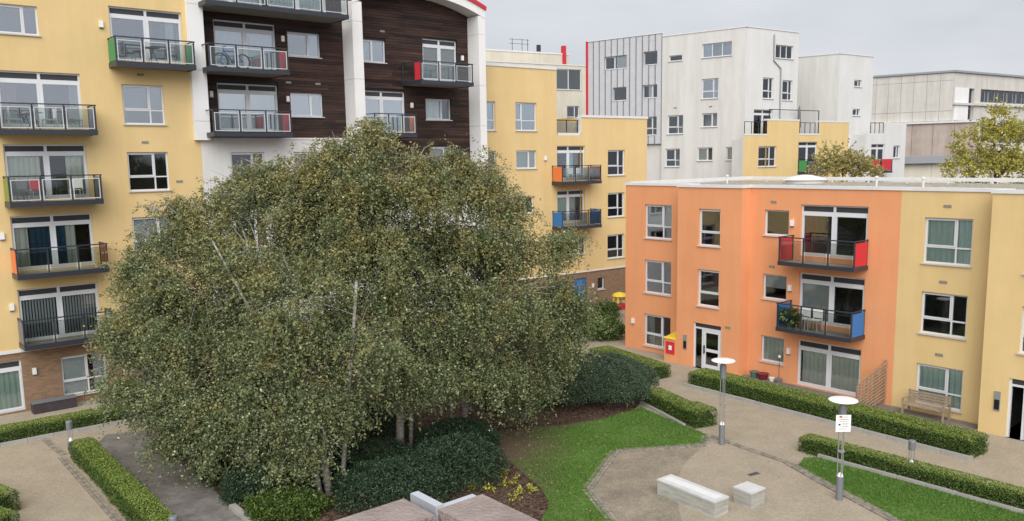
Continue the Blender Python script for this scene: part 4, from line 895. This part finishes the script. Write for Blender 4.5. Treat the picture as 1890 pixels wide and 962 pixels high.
# ------------------------------------------------------------------ shrubs and bedding
def shrub(name, label, base, lobes, n, size, m, core='hedge_core', tw=12, ln=.3, droop=0., group=None, stem='dark_bark'):
    o = thing(name, label, 'shrub', (*base, 0), group=group); b = MB()
    for c, r in lobes:
        for _ in range(5):
            d = Vector(rng.normal(size=3)); b.tube([(0, 0, -.03), (c[0]*.5, c[1]*.5, c[2]*.5), (c[0]+d.x*.2*r, c[1]+d.y*.2*r, c[2])], [.03, .022, .01], 5)
    b.build('stems', stem, o); tot = sum(r*r for _, r in lobes); P_ = []
    for c, r in lobes:
        k = int(n*r*r/tot/tw)+2; d = rng.normal(size=(k, 3)); d /= np.linalg.norm(d, axis=1)[:, None]; s = np.array(c)+d*(r*(.55+.45*rng.random(k)**.5))[:, None]*np.array([1, 1, .8])
        dv = d+rng.normal(size=(k, 3))*.5+np.array([0, 0, .4-droop]); dv /= np.linalg.norm(dv, axis=1)[:, None]; t = rng.random((k, tw, 1)); P_.append((s[:, None]+dv[:, None]*ln*t+rng.normal(size=(k, tw, 3))*.03).reshape(-1, 3))
    P_ = np.concatenate(P_); P_ = P_[P_[:, 2] > .03]
    leaf_obj('foliage', P_, size, m, o, .3, .5); return o
def dome(name, label, base, rx, ry, z0, z1, n, size, m):
    """broad rounded bush: flat underside, layered domed top"""
    o = thing(name, label, 'shrub', (*base, 0)); b = MB()
    for i in range(9):
        a = i*.7; b.tube([(0, 0, -.03), (rx*.35*math.cos(a), ry*.35*math.sin(a), z0), (rx*.75*math.cos(a), ry*.75*math.sin(a), (z0+z1)*.5)], [.06, .045, .02], 6)
    b.build('stems', 'dark_bark', o)
    a = rng.random(n)*2*math.pi; r = np.sqrt(rng.random(n)); edge = 1+.07*np.sin(a*5)+.05*np.sin(a*9+1); x, y = r*np.cos(a)*edge, r*np.sin(a)*edge
    top = z0+(z1-z0)*np.sqrt(np.maximum(0, 1-r**2.6)); top += .10*np.sin(x*7+2)*np.cos(y*6)+.07*np.sin(x*13+y*9)
    t = rng.random(n)**3; z = top-t*(top-z0)*.9; P_ = np.stack([x*rx, y*ry, z], 1)+rng.normal(size=(n, 3))*.05
    leaf_obj('foliage', P_, size, m, o, .5, .4); return o
dome('spreading_juniper', 'broad dark rounded evergreen shrub beside the short hedge', (3.45, 33.9), 2.45, 2.1, .40, 1.75, 85000, .034, 'juniper_leaf')
rb = random.Random(3)
for i, (x, y, rx, hh, lb) in enumerate(((-1.9, 25.3, 1.6, 1.25, 'dark evergreen ground shrub nearest the flower bed'), (-3.6, 23.6, 1.8, 1.1, 'dark evergreen shrub behind the handrail corner'), (-4.6, 26.2, 1.5, .8, 'dark evergreen shrub around the two pale birch trunks'), (-6.6, 25.5, 1.4, 1.0, 'dark shrub left of the nearest birch'),
        (-2.0, 27.8, 1.4, 1.0, 'dark shrub under the right hand birch'), (-9.0, 26.0, 1.3, .9, 'dark shrub along the dark paving kerb'), (-5.5, 29, 1.9, 1.3, 'dark shrub deep under the tallest birch'), (-9.5, 29.5, 1.9, 1.3, 'dark shrub under the leftmost birch'), (.2, 33.4, 1.6, 1.3, 'dark shrub below the rightmost birch'), (-7.9, 24.2, 1.0, .8, 'dark shrub at the corner of the dark paving kerb'), (-11.3, 28.4, 1.2, .9, 'dark shrub under the left edge of the birches'), (-6.9, 27.4, 1.3, 1.1, 'dark shrub between the leftmost and nearest birch'))):
    dome('ground_shrub', lb, (x, y), rx, rx*.85, .12, hh, 17000, .042, 'dark_leaf')
dome('leafy_shrub', 'bright green strappy plant clump at the bottom beside the dark paving', (-6.6, 22.9), 1.2, .9, .1, .5, 9000, .05, 'hedge_leaf')
for (x, y, z, r, lb, m) in ((3.4, 46.5, .7, 1.3, 'light green shrub beside the path left of the orange wall', 'shrub_leaf'), (5.2, 45.3, .6, 1.0, 'rounded green shrub touching the left end of the orange wall', 'shrub_leaf'), (2.3, 43.8, .7, 1.2, 'leafy green shrub behind the broad hedge', 'shrub_leaf'), (5.8, 51.5, .5, .9, 'shrub below the toy by the brick wall', 'shrub_leaf'), (1.0, 50.0, .8, 1.4, 'shrub at the foot of the far brick wall', 'shrub_leaf'),
        (-12.6, 32.6, .6, .8, 'reddish brown shrub by the ground floor window', 'rust_leaf')):
    if m == 'rust_leaf': leaf_mat('rust_leaf', [(0, (.07, .06, .03)), (.6, (.13, .09, .045)), (1, (.24, .13, .07))], .5, .2)
    shrub('garden_shrub', lb, (x, y), [((0, 0, z), r*.7), ((r*.5, .2, z*.8), r*.5), ((-r*.5, -.1, z*.8), r*.5)], 6000, .06, m)
for i, (x, y) in enumerate(((-.8, 26.0), (-1.21, 25.23), (-.39, 25.42), (-.02, 24.82), (-.76, 24.21), (.06, 24.02), (.5, 24.1), (-.02, 23.5), (-1.34, 24.36), (-.35, 24.6))):
    o = shrub('bedding_plant', 'small yellow green bedding plant in the bark bed', (x, y), [((0, 0, .08), .12)], 70, .04, 'yellow_plant', tw=5, ln=.12, group='yellow bedding plants')
b = MB()   # dug edge between bark bed and lawn, and bark litter
n = 9000; pts = np.stack([rng.uniform(-13, 6, n), rng.uniform(20, 41, n), rng.uniform(.015, .04, n)], 1)
def inside(poly, P_):
    x, y = P_[:, 0], P_[:, 1]; r = np.zeros(len(P_), bool); k = len(poly)
    for i in range(k):
        (x0, y0), (x1, y1) = poly[i], poly[i-1]
        with np.errstate(divide='ignore', invalid='ignore'):
            r ^= ((y0 > y) != (y1 > y)) & (x < (x1-x0)*(y-y0)/(y1-y0+1e-12)+x0)
    return r
n = 60000; pts = np.stack([rng.uniform(-14, 6.5, n), rng.uniform(19.5, 41, n), rng.uniform(.015, .045, n)], 1)
pts = pts[inside(BED, pts) & ~inside(L1, pts)]
tag(leaf_obj('bark_litter', pts, .045, 'bark_litter', None, 2.), 'brown bark chips and dead leaves under the birches', 'litter', kind='stuff')
def grass(poly, n, label):
    p = np.array(poly); q = np.stack([rng.uniform(p[:, 0].min(), p[:, 0].max(), n), rng.uniform(p[:, 1].min(), p[:, 1].max(), n), np.full(n, .03)], 1); q = q[inside(poly, q)]
    k = .42-.20*q[:, 0]+.055*q[:, 1]-1.55 if len(poly) > 12 else np.zeros(len(q)); q = q[rng.random(len(q)) > np.clip(k*2.2, 0, .95)]
    q = q[rng.random(len(q)) < np.clip(.85+.3*void(q*np.array([.8, .8, 0])), .25, 1)]
    n = len(q); hgt = rng.uniform(.025, .06, n); a = rng.random(n)*6.28; w = .011
    V = np.empty((n, 3, 3)); V[:, 0] = q+np.stack([np.cos(a)*w, np.sin(a)*w, np.zeros(n)], 1); V[:, 1] = q-np.stack([np.cos(a)*w, np.sin(a)*w, np.zeros(n)], 1)
    V[:, 2] = q+np.stack([rng.normal(size=n)*.025, rng.normal(size=n)*.025, hgt], 1)
    me = bpy.data.meshes.new('grass'); me.vertices.add(3*n); me.vertices.foreach_set('co', V.ravel()); me.loops.add(3*n); me.loops.foreach_set('vertex_index', np.arange(3*n, dtype=np.int32))
    me.polygons.add(n); me.polygons.foreach_set('loop_start', np.arange(0, 3*n, 3, dtype=np.int32)); me.materials.append(MATS['grass_blade']); me.update(calc_edges=True)
    tag(link('grass', me), label, 'grass', kind='stuff')
grass(L1, 150000, 'short mown grass of the left lawn'); grass(L2, 90000, 'short mown grass of the right lawn')
n = 2200; q = np.stack([rng.uniform(-2, 16, n), rng.uniform(20, 34, n), rng.uniform(.05, .075, n)], 1); q1 = q[inside(L1, q)]; q2 = q[inside(L2, q)]; q2 = q2[:len(q2)//3]
q3 = np.stack([rng.uniform(-15, 14, 350), rng.uniform(20, 34, 350), np.full(350, .022)], 1); q3 = q3[~inside(BED, q3)]
tag(leaf_obj('fallen_leaves', np.concatenate([q1, q2, q3]), .028, 'fallen_leaf', None, 2.5), 'scattered small yellow leaves fallen on the grass and paths', 'leaves', kind='stuff')
# autumn trees beyond the low block
def autumn(base, lob, label, m, per):
    o = thing('autumn_tree', label, 'tree', (*base, 0), group='autumn trees beyond the low block'); off = np.array([*base, 0]); lobes = [(pix(x, y, d)-off, rp/1543*d) for x, y, d, rp in lob]
    b = MB(); branchwork(b, (0, 0, -.05), lobes, .2); b.build('trunk', 'dark_bark', o, smooth=True)
    leaf_obj('crown', twig_points(lobes, per, -.1, 14, .7, -.3), .085, m, o); return o
autumn((36.5, 62.5), [(1850, 225, 62, 26), (1800, 270, 62, 35), (1865, 275, 62, 45), (1775, 315, 62, 26), (1840, 320, 62, 50), (1900, 300, 62, 40), (1890, 230, 63, 25), (1840, 205, 62, 12)], 'bushy yellow autumn tree at the far right above the roof', 'autumn_leaf', 1900)
autumn((24.9, 62.0), [(1560, 285, 62, 18), (1530, 300, 62, 24), (1585, 300, 62, 24), (1555, 315, 62, 32), (1600, 318, 62, 20), (1515, 320, 62, 18)], 'sparse yellowing tree in front of the small yellow block', 'autumn_leaf_green', 1700)

# ------------------------------------------------------------------ garden furniture
def lamp(x, y, label):
    o = thing('garden_lamp', label, 'lamp', (x, y, 0), group='disc topped garden lamps')
    b = MB(); b.lathe([(.105, -.02), (.105, .70), (.09, .72)], k=18); b.m = 1; b.lathe([(.085, .721), (.05, .80), (.01, .83)], k=18); b.build('base', ['lamp_grey', 'lens'], o, smooth=False)
    for i in range(3):
        a = i*2.094+.4; r = MB(); r.tube([(.085*math.cos(a), .085*math.sin(a), .70), (.085*math.cos(a), .085*math.sin(a), 2.40)], .014, 6); r.build('rod', 'lamp_steel', o)
    MB().lathe([(.1, 1.45), (.1, 1.48)], k=14).build('ring', 'lamp_steel', o)
    b = MB(); b.lathe([(.11, 2.38), (.115, 2.8), (.06, 2.9)], k=18); b.build('head', 'lamp_grey', o)
    b = MB(); b.lathe([(.06, 2.9), (.40, 2.985), (.405, 3.0), (.38, 3.012), (.05, 3.04)], k=32); b.build('reflector_disc', 'white_enamel', o)
    return o
lamp(7.24, 28.12, 'disc topped garden lamp beside the left lawn corner'); l2 = lamp(9.45, 23.24, 'disc topped garden lamp carrying a white notice')
sg = thing('notice', 'white notice board strapped to the nearer garden lamp', 'sign', (9.42, 23.1, 2.1), 0)
MB().box(-.215, .215, -.012, 0, 0, .5).build('board', 'sign_white', sg)
for i, (a, c, z, m) in enumerate(((-.12, -.04, .42, 'ink_red'), (-.02, .12, .43, 'ink'), (-.12, .15, .36, 'ink'), (-.12, .12, .31, 'ink'), (-.03, .15, .25, 'ink'), (-.03, .13, .20, 'ink'), (-.03, .15, .15, 'ink'), (-.14, -.08, .19, 'black'), (-.12, .10, .08, 'ink'))):
    MB().box(a, c, -.0135, -.0125, z, z+(.05 if m in ('black', 'ink_red') else .012)).build('lettering', m, sg)
MB().box(-.03, .03, .001, .07, .12, .16).build('bracket', 'lamp_steel', sg)
def bollard(x, y, label):
    o = thing('bollard_light', label, 'bollard', (x, y, 0), group='bollard lights')
    b = MB(); b.lathe([(.10, -.02), (.10, .42), (.085, .43)], k=16); b.m = 1; b.lathe([(.075, .431), (.045, .50), (.01, .54)], k=16); b.build('base', ['lamp_grey', 'lens'], o)
    for i in range(3):
        a = i*2.094; r = MB(); r.tube([(.08*math.cos(a), .08*math.sin(a), .42), (.08*math.cos(a), .08*math.sin(a), .86)], .011, 6); r.build('rod', 'lamp_steel', o)
    b = MB(); b.lathe([(.105, .85), (.11, 1.12), (.10, 1.15), (.02, 1.16)], k=16); b.build('head', 'lamp_grey', o); return o
def ground_under(x, y, z): p = pix(x, y, 1); t = (z-EYE)/(p[2]-EYE); return p[0]*t, t
for (x, y, lb) in ((1684, 813, 'bollard light between the two long right hedges'), (127, 777, 'bollard light at the corner of the diagonal hedge'), (319, 953, 'bollard light at the bottom left in the diagonal hedge')):
    bx, by = ground_under(x, y, 1.15); bollard(bx, by, lb)
def stone(name, x, y, rz, L, w, h, label):
    o = thing(name, label, 'seat', (x, y, 0), rz, group='granite seats')
    b = MB(); b.box(-L/2, L/2, -w/2, w/2, -.02, h-.05); b.build('block', 'granite', o); b = MB(); b.box(-L/2-.01, L/2+.01, -w/2-.01, w/2+.01, h-.049, h); b.build('top', 'granite_top', o)
    if L > 1: MB().box(-L/2+.12, L/2-.12, -.14, .14, h+.001, h+.008).build('worn_strip', 'coping', o)
    return o
rzb = math.atan2(-.80, .60)
stone('stone_bench', 5.12, 23.12, rzb, 2.15, .60, .49, 'long pale stone bench block on the paved circle'); stone('stone_cube', 6.77, 23.08, rzb, .62, .62, .49, 'small cube shaped pale stone seat right of the long bench')
dc = thing('drain_cover', 'small dark drain cover set in the path near the stone cube', 'cover', (7.55, 25.3, 0), .5)
MB().box(-.22, .22, -.1, .1, -.02, .008).build('frame', 'lamp_grey', dc)
for i in range(6): MB().box(-.18+i*.065, -.15+i*.065, -.07, .07, .0085, .014).build('bar', 'black', dc)
# slatted bench by the yellow wall
wb = thing('garden_bench', 'weathered slatted wooden bench under the yellow ground floor window', 'bench', FO.w(16.1, 1.0), FO.rz); bw = .78
for i in range(5): MB().box(-bw, bw, -.28+i*.11, -.19+i*.11, .42, .445).build('seat_slat', 'weathered_wood', wb)
for i in range(4): MB().box(-bw+.05, bw-.05, .28, .30, .52+i*.105, .60+i*.105).build('back_slat', 'weathered_wood', wb)
for x in (-bw, bw-.06):
    MB().box(x, x+.06, -.29, -.23, -.01, .64).build('leg', 'weathered_wood', wb); MB().box(x, x+.06, .26, .325, -.01, .93).build('leg', 'weathered_wood', wb); MB().box(x, x+.065, -.30, .255, .641, .68).build('arm', 'weathered_wood', wb); MB().box(x+.01, x+.05, -.229, .259, .34, .41).build('side_rail', 'weathered_wood', wb)
# trellis between two ground floor terraces
te = thing('trellis', 'brown slatted trellis screen between the orange patio and the bench', 'trellis', FO.w(14.2, .34), FO.rz)
for i in range(4): MB().box(-.03, .03, -.06-i*.75, -.0-i*.75, -.02, 1.82-.22*i).build('post', 'brown_wood', te)
for i in range(11): MB().bar((.045, -2.35, .0+i*.125), (.045, 0, .30+i*.140), .022, .045).build('slat', 'brown_wood', te)
for i in range(7): MB().box(-.052, -.031, -.3-i*.29, -.25-i*.29, .1, 1.70-.085*i).build('upright', 'brown_wood', te)
# pots
def pot(name, label, u, off, r, h, m, extra=None):
    o = thing(name, label, 'pot', FO.w(u, off, .02), FO.rz); b = MB(); b.lathe([(r*.7, 0), (r, h), (r*1.08, h), (r*1.08, h+.03), (r*.9, h+.03)], k=16); b.build('pot', m, o); MB().lathe([(r*.88, h-.04), (r*.88, h-.02)], k=16).build('soil', 'soil', o); return o
pot('plant_pot', 'green pot at the corner of the orange patio', 8.35, .62, .2, .26, 'pot_green'); pot('plant_pot', 'dark red trough shaped pot by the orange wall', 8.8, .62, .24, .24, 'pot_maroon'); pot('plant_pot', 'small pale pot beside the patio stick', 9.25, .62, .13, .14, 'plastic_white'); pot('plant_pot', 'grey pot with a stick under the small orange window', 9.6, .62, .15, .16, 'lamp_grey')
st = thing('garden_light_stick', 'thin pole with white top standing by the orange patio door', 'pole', FO.w(9.6, .62, .1)); b = MB(); b.tube([(0, 0, 0), (0, 0, 1.05)], .012, 6); b.build('pole', 'dark_steel', st); MB().lathe([(.05, 1.05), (.06, 1.12), (.02, 1.16)], k=10).build('top', 'lens', st)
# low wall / storage bench beside left building
mat('dark_chest', (.055, .045, .05), .7, var=.2)
sbx = thing('storage_bench', 'dark low storage bench against the brown brick wall', 'bench', FL.w(1.55, .5), FL.rz); MB().box(-.85, .75, -.25, .25, -.02, .42).build('chest', 'dark_chest', sbx); MB().box(-.88, .78, -.28, .27, .421, .46).build('lid', 'grey_fabric', sbx)
# balcony furniture
def chair(loc, rz, label, seatm, framem='lamp_steel', group='balcony chairs'):
    o = thing('balcony_chair', label, 'chair', loc, rz, group)
    MB().box(-.22, .22, -.22, .2, .42, .455).build('seat', seatm, o); MB().box(-.21, .21, .2, .235, .5, .88).build('backrest', seatm, o)
    for x in (-.2, .2):
        MB().bar((x, -.2, 0), (x, -.2, .42), .03).build('leg', framem, o); MB().bar((x, .22, 0), (x, .218, .9), .03).build('leg', framem, o)
    return o
def table(loc, rz, label, m, r=.32, h=.72):
    o = thing('balcony_table', label, 'table', loc, rz); MB().lathe([(r, h-.03), (r, h)], k=20).build('top', m, o)
    for i in range(3):
        a = i*2.094; MB().bar((r*.75*math.cos(a), r*.75*math.sin(a), 0), (r*.3*math.cos(a+2), r*.3*math.sin(a+2), h-.03), .028).build('leg', 'dark_steel', o)
    return o
dk = .17
chair(FL.w(5.5, .55, 14.05+dk), FL.rz+1.6, 'dark chair at the left of the green ended balcony', 'grey_fabric'); table(FL.w(6.45, .6, 14.05+dk), 0, 'dark round table on the green ended balcony', 'grey_fabric'); chair(FL.w(7.3, .5, 14.05+dk), FL.rz-1.6, 'dark chair at the right of the green ended balcony', 'grey_fabric')
chair(FL.w(1.1, .5, 11.23+dk), FL.rz+1.5, 'white chair at the left of the uppermost left balcony', 'plastic_white', 'plastic_white'); table(FL.w(1.7, .6, 11.23+dk), 0, 'white round table on the uppermost left balcony', 'plastic_white', .36); chair(FL.w(2.3, .5, 11.23+dk), FL.rz-1.5, 'white folding chair beside the white balcony table', 'plastic_white', 'plastic_white'); chair(FL.w(3.25, .5, 11.23+dk), FL.rz, 'grey metal chair at the right of the uppermost left balcony', 'steel_box')
chair(FL.w(1.2, .5, 8.42+dk), FL.rz+.4, 'grey chair on the balcony with the red chair', 'steel_box'); chair(FL.w(1.65, .45, 8.42+dk), FL.rz, 'red chair on the left balcony with cream curtains', 'plastic_red', 'plastic_white'); chair(FL.w(3.05, .5, 8.42+dk), FL.rz-.5, 'white chair on the right of the cream curtained balcony', 'plastic_white', 'plastic_white')
chair(FO.w(10.75, .75, 2.52+.13), FO.rz, 'left white chair on the blue ended balcony', 'plastic_white', 'plastic_white'); chair(FO.w(11.3, .75, 2.52+.13), FO.rz, 'right white chair on the blue ended balcony', 'plastic_white', 'plastic_white')
bp = shrub('balcony_plant', 'leafy potted plant at the left of the blue ended balcony', (0, 0), [((0, 0, .55), .35), ((.15, 0, .35), .28)], 900, .055, 'shrub_leaf', ln=.2); bp.location = FO.w(10.35, 1.1, 2.52+.13); pq = MB(); pq.lathe([(.12, 0), (.17, .26)], k=14); pq.build('pot', 'lamp_grey', bp)
chair(FF.w(-2.6, .6, 8.3+dk), FF.rz, 'white chair on the orange ended far balcony', 'plastic_white', 'plastic_white'); chair(FF.w(-1.9, .6, 8.3+dk), FF.rz, 'second white chair on the orange ended far balcony', 'plastic_white', 'plastic_white'); chair(FF.w(-1.1, .6, 8.3+dk), FF.rz-1, 'brown chair at the right end of the orange ended far balcony', 'brown_wood')
def bicycle(loc, rz, label):
    o = thing('bicycle', label, 'bicycle', loc, rz)
    for x in (-.52, .52):
        b = MB(); k = 24
        for i in range(k):
            a, c = 2*math.pi*i/k, 2*math.pi*(i+1)/k; b.bar((x+.33*math.cos(a), 0, .35+.33*math.sin(a)), (x+.33*math.cos(c), 0, .35+.33*math.sin(c)), .055)
        w = b.build('wheel', 'tyre', o); s = MB()
        for i in range(10): a = 2*math.pi*i/10; s.bar((x, 0, .35), (x+.31*math.cos(a), 0, .35+.31*math.sin(a)), .006)
        s.build('spokes', 'lamp_steel', w)
    b = MB(); seat, head, bot = (-.18, 0, .78), (.36, 0, .80), (-.06, 0, .34)
    for p, q in ((seat, head), (seat, bot), (head, bot), ((-.52, 0, .35), bot), ((-.52, 0, .35), seat), (head, (.52, 0, .35)), (head, (.33, 0, .98)), (seat, (-.21, 0, .92))): b.tube([p, q], .028, 7)
    b.build('frame', 'bike_blue', o); MB().box(-.33, -.1, -.07, .07, .92, .97).build('saddle', 'black', o); b = MB(); b.tube([(.33, -.28, .98), (.36, 0, .99), (.33, .28, .98)], .014, 6); b.build('handlebar', 'black', o)
    b = MB(); b.lathe([(.09, -.012), (.09, .012)], k=14); c = b.build('chainring', 'dark_steel', o); c.location = (-.06, -.03, .34); c.rotation_euler = (math.pi/2, 0, 0); return o
bicycle(FL.w(9.95, .55, 14.06+dk), FL.rz+math.pi, 'blue bicycle leaning on the upper timber block balcony')
# toy by the far brick wall
ty = thing('toy_playhouse', 'small red and yellow plastic toy by the far brick wall', 'toy', (7.1, 54.6, 0), .6)
MB().box(-.45, .45, -.3, .3, 0, .35).build('base', 'plastic_red', ty); b = MB(); [b.bar((x, y, .35), (x*.8, y*.8, .9), .09) for x in (-.36, .36) for y in (-.24, .24)]; b.build('post', 'plastic_yellow', ty); b = MB(); b.lathe([(.5, .9), (.4, 1.06), (.1, 1.15)], k=16); b.build('roof', 'plastic_yellow', ty)

# ------------------------------------------------------------------ the balcony the picture is taken from
HR = thing('balcony_handrail', 'brown handrail corner with metal joint at the bottom edge', 'handrail', (0, 0, 0))
dl = np.array([.763, .646]); dr = np.array([.646, -.763])
def slab(p, d, n, L, name):   # p: outer end corner, d: run direction, n: across (inwards)
    q = [p, p+d*L, p+d*L+n*.082, p+n*.082]; b = MB(); b.prism([tuple(x) for x in q][::-1] if np.cross(d, n) < 0 else [tuple(x) for x in q], 9.455, 9.5); return b.build(name, 'rail_board', HR)
slab(np.array([-.167, 1.191]), -dl, dr, 1.5, 'rail_board'); slab(np.array([-.05, 1.203]), dr, -dl, 1.5, 'rail_board')
b = MB(); p0 = np.array([-.158, 1.198]); q = [p0, p0+dl*.014, p0+dl*.014+dr*.066, p0+dr*.066]; b.prism([tuple(x) for x in q], 9.45, 9.505); b.build('joint_plate', 'bright_metal', HR)
b = MB(); p0 = np.array([-.108, 1.160]); q = [p0, p0+dl*.066, p0+dl*.066-dr*.012, p0-dr*.012]; b.prism([tuple(x) for x in q], 9.45, 9.497); b.build('joint_plate', 'bright_metal', HR)
b = MB(); b.box(-.15, -.10, 1.09, 1.14, 8.4, 9.454); b.build('post', 'lamp_grey', HR)
for s_, d in ((-1, -dl), (1, dr)):
    for i in (1, 2):
        c = np.array([-.125, 1.12])+d*(.55*i)+(-dl if s_ > 0 else dr)*0; MB().box(c[0]-.02, c[0]+.02, c[1]-.02, c[1]+.02, 8.4, 9.454).build('post', 'lamp_grey', HR)
b = MB(); cn = np.array([-.11, 1.17]); q = [cn, cn-dl*1.6, cn-dl*1.6+dr*1.6, cn+dr*1.6]; b.prism([tuple(x) for x in q], 8.2, 8.4); b.build('slab', 'concrete', HR)
b = MB(); cc = cn-dl*.5+dr*.5; b.box(cc[0]-.15, cc[0]+.15, cc[1]-.15, cc[1]+.15, -.05, 8.2); b.build('column', 'concrete', HR)
